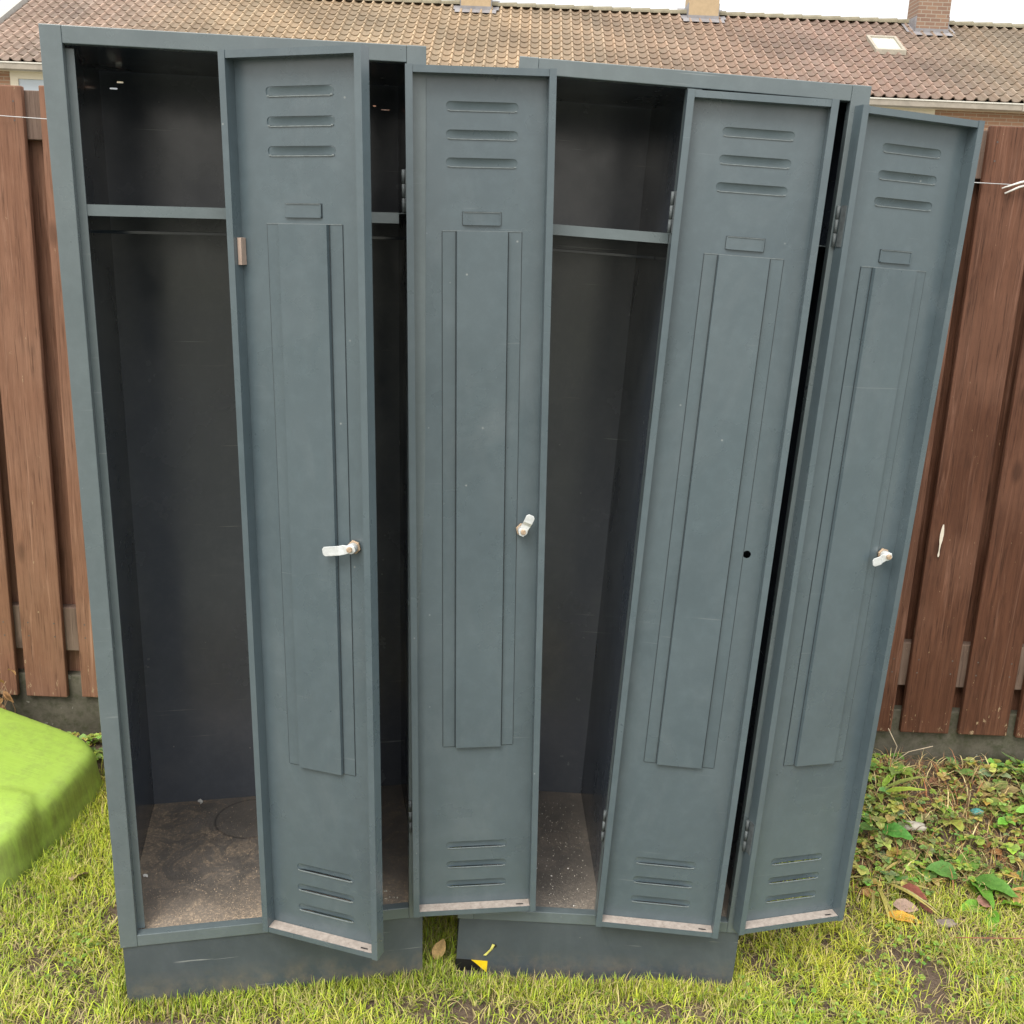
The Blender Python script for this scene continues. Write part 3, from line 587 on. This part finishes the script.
NAIL=simple('nail_head',(.10,.085,.08),.6,.3,90)
fence=empty('board_fence'); tag(fence,'reddish brown stained board fence with alternating planks behind the lockers','fence')
FT=1.829; fb0=.174; P_=.1665; x0=-1.253
k=0
def board(x0_,x1_,yf,th,z0,z1,mat,ty=0):
    bm=bmesh.new(); box(bm,x0_,x1_,yf,yf+th,z0,z1)
    if yf<FY+.01:
        for zn in (.36,.40,1.745,1.79):
            for xn in (x0_+.022,x1_-.022):
                v_=[bm.verts.new((xn+U(-.003,.003)*0+.0026*math.cos(a*PI/3),yf-.0006,zn+.0026*math.sin(a*PI/3))) for a in range(6)]; bm.faces.new(v_[::-1]).material_index=1
    o=mesh_obj('board',bm,[mat,NAIL],fence,.003)
    return o
nb=0
lefts=[]
xr=1.150
while xr>-3.3: lefts.append(xr); xr-=P_ if xr>-0.9 else .1635
# measured boards win over the running pitch
fr=[x for x in lefts if -1.0<x]+[-1.222]; xx=-1.222-.161
while xx>-3.2: fr.append(xx); xx-=.1635
xx=1.317
while xx<3.2: fr.append(xx); xx+=.166
fr.sort(); fr=[x for i,x in enumerate(fr) if i==0 or x-fr[i-1]>.10]
DRIP=None
for i,x in enumerate(fr):
    wd=.118 if x<-1.25 and x>-1.45 else .1395
    if i+1<len(fr): wd=min(wd,fr[i+1]-x-.022)
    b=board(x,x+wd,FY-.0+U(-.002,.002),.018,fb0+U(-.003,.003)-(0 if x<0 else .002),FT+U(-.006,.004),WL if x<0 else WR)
    if abs(x-1.150)<.01: DRIP=b
for i in range(len(fr)-1):
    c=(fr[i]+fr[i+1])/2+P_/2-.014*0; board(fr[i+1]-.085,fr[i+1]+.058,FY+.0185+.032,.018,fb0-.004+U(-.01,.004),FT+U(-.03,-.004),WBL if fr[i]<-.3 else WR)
for z0,z1 in ((.312,.443),(1.702,FT-.010)):
    bm=bmesh.new(); box(bm,-3.3,3.3,FY+.0188,FY+.050,z0,z1); mesh_obj('rail',bm,WG,fence,.002)
CONC=None
n=N('mossy_concrete'); v=n.coord(); a=n.noise(v,8,6,.7); b=n.noise(v,45,5,.7)
c=n.mix(n.ramp(a,[(.35,0.),(.65,1.)]),(.075,.070,.052),(.15,.14,.11)); c=n.mix(n.ramp(b,[(.45,0.),(.7,.8)]),c,(.045,.055,.025)); c=n.mix(n.math('GREATER_THAN',n.noise(v,18,3,.6),.66),c,(.24,.24,.21)); n.bump(b,.5,.006); CONC=n.set(c,.92)
bx('concrete_base',-3.3,3.3,FY+.020,FY+.060,-.1,.235,CONC,fence,.004)
# spilled paint on the measured board
bm=bmesh.new(); pr=[(0,.0014),(.012,.0035),(.028,.0050),(.045,.0042),(.058,.0020),(.075,.0012),(.088,.0026),(.093,.0010)]
L_=[bm.verts.new((1.180-w+ (.083-z)*.02,FY-.0035,.800-z+.0)) for z,w in pr]; R_=[bm.verts.new((1.180+w+(.083-z)*.02,FY-.0035,.800-z)) for z,w in pr]
for i in range(len(pr)-1): bm.faces.new((L_[i],L_[i+1],R_[i+1],R_[i]))
mesh_obj('paint_drip',bm,simple('cream_paint',(.78,.72,.62),.5,.05),DRIP,solid=.001)
# wire along the fence with its plastic end
bm=bmesh.new(); pts=[(-3.2,FY-.012,1.80),(-1.45,FY-.012,1.757),(-1.2,FY-.012,1.750),(0,FY-.012,1.712),(1.13,FY-.012,1.691),(1.215,FY-.012,1.690)]
pts[3]=(0,FY-.012,1.722)
tube(bm,pts,.0011,5); wr=empty('fence_wire'); tag(wr,'thin pale wire strung along the fence with a white plastic end','wire'); mesh_obj('wire',bm,simple('grey_wire',(.55,.56,.58),.4,.1),wr)
bm=bmesh.new(); tube(bm,[(1.205,FY-.010,1.668),(1.235,FY-.016,1.684),(1.30,FY-.018,1.706)],[.0022,.003,.0026],6); tube(bm,[(1.195,FY-.012,1.680),(1.235,FY-.020,1.695),(1.30,FY-.022,1.712)],[.0018,.003,.003],6); mesh_obj('plastic_end',bm,WHITE,wr)
# ------------------------------------------------------------------ lime green moulded toy
def shell(bm,outline,h,flare=.02,dome=.02,seg_top=6):
    cx=sum(p[0] for p in outline)/len(outline); cy=sum(p[1] for p in outline)/len(outline); rings=[]
    prof=[(1.0,-.35,flare),(1.0,.04,flare*.75),(1.0,.30,.25*flare),(1.0,.60,0.),(1.0,.80,-.006),(1.0,.92,-.018),(1.0,.985,-.036)]
    for s,z,o in prof:
        r=[]
        for x,y in outline:
            d=Vector((x-cx,y-cy)); l=d.length; q=d/l*(l+o); r.append(bm.verts.new((cx+q.x,cy+q.y,h(cx+q.x,cy+q.y)*z)))
        rings.append(r)
    for k in range(1,seg_top+1):
        f=1-k/(seg_top+1); r=[]
        for x,y in outline:
            d=Vector((x-cx,y-cy)); l=d.length; q=d/l*(l-.036)*f; r.append(bm.verts.new((cx+q.x,cy+q.y,h(cx+q.x,cy+q.y)+dome*(1-f*f))))
        rings.append(r)
    n=len(outline)
    for a,b in zip(rings[:-1],rings[1:]):
        for i in range(n): bm.faces.new((a[i],a[(i+1)%n],b[(i+1)%n],b[i])).smooth=True
    bm.faces.new(rings[-1]).smooth=True
def rounded(pts,r,n=6):
    out=[]
    for i,p in enumerate(pts):
        p=Vector(p); a=(Vector(pts[i-1])-p).normalized(); b=(Vector(pts[(i+1)%len(pts)])-p).normalized(); s=p+a*r; e=p+b*r
        for k in range(n+1): t=k/n; out.append((s*(1-t)**2+p*2*t*(1-t)+e*t*t))
    res=[]
    for i in range(len(out)):
        a,b=out[i],out[(i+1)%len(out)]; m=max(1,int((b-a).length/.03))
        for k in range(m): res.append(tuple(a+(b-a)*k/m))
    return res
n=N('lime_plastic'); v=n.coord(); f=n.noise(v,4,4,.6); dirt_tone=n.noise(v,30,6,.75)
c=n.mix(n.ramp(f,[(.3,0.),(.7,1.)]),(.30,.49,.07),(.38,.58,.105)); c=n.mix(n.math('MULTIPLY',n.ramp(dirt_tone,[(.46,0.),(.70,1.)]),.45),c,(.20,.27,.07)); ge=n.add('ShaderNodeNewGeometry'); sn=n.add('ShaderNodeSeparateXYZ'); n.lk(ge.outputs['Normal'],sn.inputs[0]); sz=n.add('ShaderNodeSeparateXYZ'); n.lk(v,sz.inputs[0])
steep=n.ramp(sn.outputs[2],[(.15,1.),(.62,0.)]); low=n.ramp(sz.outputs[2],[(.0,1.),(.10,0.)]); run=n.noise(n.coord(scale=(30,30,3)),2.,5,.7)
c=n.mix(n.math('MULTIPLY',n.math('MAXIMUM',n.math('MULTIPLY',steep,.7),n.math('MULTIPLY',low,.8)),n.ramp(run,[(.30,.25),(.62,1.)])),c,(.16,.17,.06))  # side-wall shade painted olive on steep and low faces, broken into grime streaks
n.bump(n.math('ADD',n.noise(v,9,3,.5),n.math('MULTIPLY',n.noise(n.coord(scale=(4,40,4)),2.,4,.6),.5)),.3,.008); LIME=n.set(c,n.ramp(dirt_tone,[(.4,.38),(.7,.6)]),Subsurface_Weight=.0)
toy=empty('plastic_sandpit',Matrix.Translation((-1.5,2.4,0))); tag(toy,'lime green moulded plastic sandpit lying on the lawn by the left locker','sandpit')
def offs(l): return [(x+1.5,y-2.4) for x,y in l]
bm=bmesh.new()
shell(bm,offs(rounded([(-1.115,2.26),(-1.10,2.60),(-1.50,2.685),(-2.25,2.70),(-2.3,2.16),(-1.17,2.15)],.09)),lambda x,y:.120+.21*min(max(-(x-.36),0),.55)*(1+.6*min(max(y,-.2),.3))+.03*max(y,-.1),.016,.012)
shell(bm,offs(rounded([(-1.135,2.115),(-1.125,2.29),(-1.20,2.335),(-1.42,2.345),(-1.50,2.10),(-1.30,2.055)],.07)),lambda x,y:.138+.10*max(-(x-.30),0)-.12*max(0,-(y+.12)),.014,.010)
bmesh.ops.holes_fill(bm,edges=[e for e in bm.edges if e.is_boundary],sides=0); bmesh.ops.recalc_face_normals(bm,faces=list(bm.faces))
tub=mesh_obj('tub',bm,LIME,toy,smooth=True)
md=tub.modifiers.new('Remesh','REMESH'); md.mode='VOXEL'; md.voxel_size=.008; md.use_smooth_shade=True
md=tub.modifiers.new('Smooth','SMOOTH'); md.factor=.5; md.iterations=7
# ------------------------------------------------------------------ house row behind
ED=20.; EZ=4.21; RD=23.8; RZ=6.17; HX0,HX1=-10.35,16.
house=empty('row_house',Matrix.Translation((0,ED,0))); tag(house,'row house with ochre and brown pantile roof behind the fence','house')
cw=.207; ncol=int((HX1-HX0)/cw); nrow=14; sl=math.hypot(RD-ED,RZ-EZ); gx=sl/nrow
dirv=np.array([0,(RD-ED)/sl,(RZ-EZ)/sl]); nor=np.array([0,-(RZ-EZ)/sl,(RD-ED)/sl]); ns=8
us=np.arange(ncol*ns+1)/ns
def prof(u):
    f=u%1.; return np.where(f<.62,-.016*np.sin(f/.62*PI),.048*np.sin((f-.62)/.38*PI))+.016
V=[];Fc=[];Cc=[]
tc=rng.random((nrow,ncol+1))
for r in range(nrow):
    h=prof(us); xx=HX0+us*cw
    base=len(V)
    for (t,l) in ((r,-.012),(r,.024),(r+1.16,.004)):
        for i in range(len(us)):
            jx=.004*(tc[r,int(us[i]) if us[i]<ncol else ncol-1]-.5)
            p=np.array([xx[i]+jx,0,EZ])+dirv*(min(t,nrow+.1)*gx)+nor*((h[i] if l>-.01 else h[i])+ (l if l>0 else -.004)); V.append(p)
            cell=tc[r,min(int(us[i]),ncol-1)]
            X_=xx[i]; a=np.array([.33,.245,.155]) ; b_=np.array([.245,.160,.132]); c_=np.array([.23,.178,.128])
            w1=1/(1+math.exp(-(X_-2.6)/1.4)); w2=1/(1+math.exp(-(X_-7.9)/.5)); w0=1/(1+math.exp((X_+7.3)/.5))
            col=a*(1-w1)+b_*w1; col=col*(1-w2)+c_*w2; col=col*(1-w0)+np.array([.31,.225,.18])*w0
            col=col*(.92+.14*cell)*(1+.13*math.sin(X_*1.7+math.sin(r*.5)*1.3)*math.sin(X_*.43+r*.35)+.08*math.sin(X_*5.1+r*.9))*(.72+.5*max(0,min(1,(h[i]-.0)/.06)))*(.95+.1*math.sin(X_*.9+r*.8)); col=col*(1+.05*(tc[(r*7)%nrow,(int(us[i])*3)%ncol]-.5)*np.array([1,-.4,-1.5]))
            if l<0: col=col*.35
            Cc.append((*col,1))
    n_=len(us)
    for q in (0,1):
        for i in range(n_-1): a0=base+q*n_+i; Fc.append((a0,a0+1,a0+1+n_,a0+n_))
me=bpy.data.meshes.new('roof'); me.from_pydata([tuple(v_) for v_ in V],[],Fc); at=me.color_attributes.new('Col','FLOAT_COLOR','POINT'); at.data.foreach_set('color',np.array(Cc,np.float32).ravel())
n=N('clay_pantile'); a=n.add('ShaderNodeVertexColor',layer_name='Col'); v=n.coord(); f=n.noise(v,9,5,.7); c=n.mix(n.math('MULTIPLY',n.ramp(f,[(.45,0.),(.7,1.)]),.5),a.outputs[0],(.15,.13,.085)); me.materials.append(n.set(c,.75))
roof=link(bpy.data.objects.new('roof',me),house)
# ridge caps
CAP=simple('ridge_cap_clay',(.22,.20,.14),.8,.3,8)
bm=bmesh.new(); x=HX0
while x<HX1:
    y0=RD-ED+.02; z0=RZ+.02
    pr=[(math.cos(a)*.12,math.sin(a)*.09) for a in [PI*k/8 for k in range(9)]]
    s0=[bm.verts.new((x,y0+p,z0+q)) for p,q in pr]; s1=[bm.verts.new((x+.41,y0+p*1.12,z0+q*1.15+.008)) for p,q in pr]
    for i in range(8): bm.faces.new((s0[i],s0[i+1],s1[i+1],s1[i]))
    bm.faces.new(s1); x+=.40
mesh_obj('ridge',bm,CAP,house)
# back slope so the roof is a solid form from elsewhere
bm=bmesh.new(); q=[(HX0,RD-ED+.05,RZ-.01),(HX1,RD-ED+.05,RZ-.01),(HX1,2*(RD-ED),EZ),(HX0,2*(RD-ED),EZ)]; bm.faces.new([bm.verts.new(p) for p in q]); mesh_obj('rear_roof',bm,simple('rear_tiles',(.35,.22,.15),.8,.2,6),house)
# verge board at the left gable
VG=simple('verge_board',(.42,.42,.40),.7,.15,10)
bm=bmesh.new()
for s in (0,):
    a=np.array([HX0-.16,-.10,EZ-.06]); b=np.array([HX0-.16,RD-ED,RZ+.02])
    w=.20; t=.12
    vs=[bm.verts.new(p) for p in (a,a+[w,0,0],a+[w,0,t],a+[0,0,t],b,b+[w,0,0],b+[w,0,t],b+[0,0,t])]
    for idx in ((0,1,2,3),(7,6,5,4),(0,4,5,1),(1,5,6,2),(2,6,7,3),(3,7,4,0)): bm.faces.new([vs[i] for i in idx])
bmesh.ops.recalc_face_normals(bm,faces=list(bm.faces)); mesh_obj('verge',bm,VG,house)
# brickwork
n=N('facade_brick'); tcn=n.coord(rot=(PI/2,0,0)); br=n.add('ShaderNodeTexBrick'); n.lk(tcn,br.inputs['Vector'])
br.inputs['Scale'].default_value=1; br.inputs['Brick Width'].default_value=.22; br.inputs['Row Height'].default_value=.062; br.inputs['Mortar Size'].default_value=.006
br.inputs['Color1'].default_value=(.40,.22,.14,1); br.inputs['Color2'].default_value=(.30,.16,.10,1); br.inputs['Mortar'].default_value=(.45,.40,.33,1)
BRICK=n.set(n.mix(.25,br.outputs[0],n.mix(n.noise(tcn,6,4,.7),(.3,.16,.1),(.6,.36,.22))),.85)
YW=.12
wins=[(-9.42,-7.2),(-5.2,-3.2),(-1.2,.9),(2.8,4.9),(5.6,7.35),(10.2,12.2),(13.2,15.)]
def wall_bm():
    bm=bmesh.new(); xs_=[HX0]
    zt=EZ-.02
    prev=HX0
    for a,b in wins:
        box(bm,prev,a,YW,YW+.25,-.1,zt); box(bm,a,b,YW,YW+.25,-.1,2.75); box(bm,a,b,YW,YW+.25,4.12,zt) ; prev=b
    box(bm,prev,HX1,YW,YW+.25,-.1,zt)
    box(bm,HX0,HX0+.25,YW+.251,2*(RD-ED)-.4,-.1,zt); box(bm,HX1-.25,HX1,YW+.251,2*(RD-ED)-.4,-.1,zt); box(bm,HX0,HX1,2*(RD-ED)-.399,2*(RD-ED)-.2,-.1,zt)
    for gxx in (HX0,HX1-.25):
        v1=[bm.verts.new((gxx,YW,zt)),bm.verts.new((gxx,2*(RD-ED)-.4,zt)),bm.verts.new((gxx,RD-ED,RZ-.08))]; v2=[bm.verts.new((p.co.x+.25,p.co.y,p.co.z)) for p in v1]
        bm.faces.new(v1); bm.faces.new(v2[::-1])
        for i in range(3): j=(i+1)%3; bm.faces.new((v1[i],v2[i],v2[j],v1[j]))
    return bm
mesh_obj('wall',wall_bm(),BRICK,house)
CREAM=simple('cream_frame',(.78,.70,.56),.5,.05,5); n=N('window_glass'); v=n.coord(); GLASS=n.set(n.mix(n.noise(v,1.3,3),(.40,.47,.55),(.60,.66,.74)),.08,Specular_IOR_Level=.8)
for a,b in wins:
    bm=bmesh.new(); y0,y1=YW-.03,YW+.08
    box(bm,a-.02,b+.02,y0,y1,3.94,4.13); box(bm,a-.02,b+.02,y0,y1,2.72,2.84); box(bm,a-.02,a+.12,y0,y1,2.84,3.94); box(bm,b-.12,b+.02,y0,y1,2.84,3.94); m_=(a+b)/2; box(bm,m_-.05,m_+.05,y0,y1,2.84,3.94)
    w=mesh_obj('window',bm,CREAM,house)
    bx('pane',a+.1,b-.1,YW+.0,YW+.02,2.82,3.96,GLASS,w,0)
# gutter
GUT=simple('zinc_gutter',(.40,.36,.31),.6,.2,6)
bm=bmesh.new(); prg=[(-.14,.0),(-.145,-.01),(-.14,-.03),(-.13,-.10),(-.03,-.12),(-.0,-.11),(.0,.02)]
for (xa,xb) in [(HX0+i*3.2,min(HX0+(i+1)*3.2-.004,HX1)) for i in range(8)]:
    s0=[bm.verts.new((xa,p-.02,EZ-.035+q)) for p,q in prg]; s1=[bm.verts.new((xb,p-.02,EZ-.035+q)) for p,q in prg]
    for i in range(len(prg)-1): bm.faces.new((s0[i],s1[i],s1[i+1],s0[i+1]))
    box(bm,xa-.02,xa+.03,-.172,-.16,EZ-.15,EZ-.03)
mesh_obj('gutter',bm,GUT,house)
bx('gutter_lip',HX0,HX1,-.175,-.158,EZ-.040,EZ-.018,simple('gutter_lip_paint',(.68,.66,.60),.5,.05),house,0)
bx('soffit',HX0,HX1,-.018,YW-.001,EZ-.15,EZ-.11,CREAM,house,0)
# chimneys
n=N('chimney_brick'); tcn=n.coord(rot=(PI/2,0,0)); br=n.add('ShaderNodeTexBrick'); n.lk(tcn,br.inputs['Vector']); br.inputs['Scale'].default_value=1; br.inputs['Brick Width'].default_value=.21; br.inputs['Row Height'].default_value=.075; br.inputs['Mortar Size'].default_value=.009
br.inputs['Color1'].default_value=(.30,.19,.13,1); br.inputs['Color2'].default_value=(.22,.135,.10,1); br.inputs['Mortar'].default_value=(.33,.28,.23,1); CBR=n.set(br.outputs[0],.85)
LEAD=simple('lead_flashing',(.25,.245,.26),.5,.25,7); CRN=simple('cream_render',(.46,.35,.22),.85,.12,10)
def chimney(xc,w,mat,yb=3.05,hh=1.6):
    zb=EZ+(yb)*(RZ-EZ)/(RD-ED)
    bm=bmesh.new(); box(bm,xc-w/2,xc+w/2,yb,yb+.62,zb-.25,zb+hh); box(bm,xc-w/2-.05,xc+w/2+.05,yb-.05,yb+.67,zb+hh+.001,zb+hh+.1); c_=mesh_obj('chimney',bm,mat,house)
    bm=bmesh.new(); sl_=(RZ-EZ)/(RD-ED)
    def sheet(x0,x1,y0,y1,dz=.055):
        vs=[bm.verts.new((x,y,EZ+y*sl_+dz+U(-.012,.012))) for x,y in ((x0,y0),(x1,y0),(x1,y1),(x0,y1))]; bm.faces.new(vs)
    sheet(xc-w/2-.12,xc+w/2+.12,yb-.20,yb-.003); sheet(xc-w/2-.17,xc-w/2-.003,yb-.003,yb+.62); sheet(xc+w/2+.003,xc+w/2+.17,yb-.003,yb+.62)
    box(bm,xc-w/2-.012,xc+w/2+.012,yb-.012,yb-.002,zb-.1,zb+.12); box(bm,xc-w/2-.014,xc-w/2-.002,yb,yb+.6,zb-.1,zb+.36); box(bm,xc+w/2+.002,xc+w/2+.014,yb,yb+.6,zb-.1,zb+.36)
    mesh_obj('flashing',bm,LEAD,c_)
    bm=bmesh.new(); tube(bm,[(xc,yb+.3,zb+hh+.1),(xc,yb+.3,zb+hh+.45)],.1,10); mesh_obj('chimney_pot',bm,CAP,c_)
chimney(8.24,.66,CBR,3.28); chimney(3.55,.62,CRN,3.5); chimney(-1.19,.62,CRN,3.5)
# skylight
def on_roof(x,yr,dz=0.): return (x,yr,EZ+yr*(RZ-EZ)/(RD-ED)+dz)
SLf=simple('skylight_frame',(.36,.33,.27),.6,.2,20)
bm=bmesh.new(); xa,xb,ya,yb=6.82,7.30,2.08,2.72
for (a,b,c_,d) in ((xa-.06,xb+.06,ya-.06,ya),(xa-.06,xb+.06,yb,yb+.06),(xa-.06,xa,ya,yb),(xb,xb+.06,ya,yb)):
    lo=[bm.verts.new(on_roof(x,y,.03)) for x,y in ((a,c_),(b,c_),(b,d),(a,d))]; hi=[bm.verts.new(on_roof(x,y,.12)) for x,y in ((a,c_),(b,c_),(b,d),(a,d))]
    bm.faces.new(hi); 
    for i in range(4): j=(i+1)%4; bm.faces.new((lo[i],lo[j],hi[j],hi[i]))
bmesh.ops.recalc_face_normals(bm,faces=list(bm.faces)); sk=mesh_obj('skylight',bm,SLf,house)
bm=bmesh.new(); bm.faces.new([bm.verts.new(on_roof(x,y,.09)) for x,y in ((xa,ya),(xb,ya),(xb,yb),(xa,yb))]); mesh_obj('pane',bm,simple('skylight_glass',(.55,.58,.52),.15,.06,3),sk)
# ------------------------------------------------------------------ sky, sun, camera
Wd=bpy.data.worlds.new('World'); S.world=Wd; Wd.use_nodes=True; nt=Wd.node_tree; nd=nt.nodes; bg=nd['Background']
SE,SR=math.radians(52),math.radians(205)
sk_=nd.new('ShaderNodeTexSky'); sk_.sky_type='NISHITA'; sk_.sun_disc=False; sk_.sun_elevation=SE; sk_.sun_rotation=SR; sk_.dust_density=6; sk_.air_density=1.2
nt.links.new(sk_.outputs[0],bg.inputs[0]); bg.inputs[1].default_value=.06
bg2=nd.new('ShaderNodeBackground'); bg2.inputs[0].default_value=(1.0,.972,.925,1); bg2.inputs[1].default_value=1.0
tcw=nd.new('ShaderNodeTexCoord'); sxw=nd.new('ShaderNodeSeparateXYZ'); nt.links.new(tcw.outputs['Generated'],sxw.inputs[0])
mx=nd.new('ShaderNodeMath'); mx.operation='MAXIMUM'; mx.inputs[1].default_value=0; nt.links.new(sxw.outputs[2],mx.inputs[0])
ma=nd.new('ShaderNodeMath'); ma.operation='MULTIPLY_ADD'; ma.inputs[1].default_value=1.45; ma.inputs[2].default_value=.78; nt.links.new(mx.outputs[0],ma.inputs[0]); nt.links.new(ma.outputs[0],bg2.inputs[1])
ad=nd.new('ShaderNodeAddShader'); nt.links.new(bg.outputs[0],ad.inputs[0]); nt.links.new(bg2.outputs[0],ad.inputs[1]); nt.links.new(ad.outputs[0],nd['World Output'].inputs[0])
sun=bpy.data.lights.new('sun','SUN'); sun.energy=1.6; sun.angle=math.radians(25); sun.color=(1,.95,.86); so=link(bpy.data.objects.new('sun',sun))
az=SR; dirs=Vector((math.sin(az)*math.cos(SE),math.cos(az)*math.cos(SE),math.sin(SE))); so.rotation_euler=dirs.to_track_quat('Z','Y').to_euler(); so.location=dirs*10
cam=bpy.data.cameras.new('camera'); co=link(bpy.data.objects.new('camera',cam)); S.camera=co
cam.sensor_width=36; cam.lens=36*F_PX/1024; cam.clip_end=2000; cam.clip_start=.05
cp,sp,cr,sr=math.cos(PITCH),math.sin(PITCH),math.cos(ROLL),math.sin(ROLL)
fw=Vector((0,cp,-sp)); dn=Vector((0,-sp,-cp)); rt_=Vector((1,0,0)); R3=(rt_*cr-dn*sr); Dn=(dn*cr+rt_*sr)
co.matrix_world=Matrix(((R3.x,-Dn.x,-fw.x,0),(R3.y,-Dn.y,-fw.y,0),(R3.z,-Dn.z,-fw.z,CAMH),(0,0,0,1)))
S.render.engine='CYCLES'; S.render.resolution_x=1024; S.render.resolution_y=1024
S.view_settings.view_transform='Standard'; S.view_settings.look='None'; S.view_settings.exposure=0; S.view_settings.gamma=1

S.cycles.max_bounces=4; S.cycles.diffuse_bounces=3; S.cycles.glossy_bounces=3; S.cycles.transmission_bounces=3
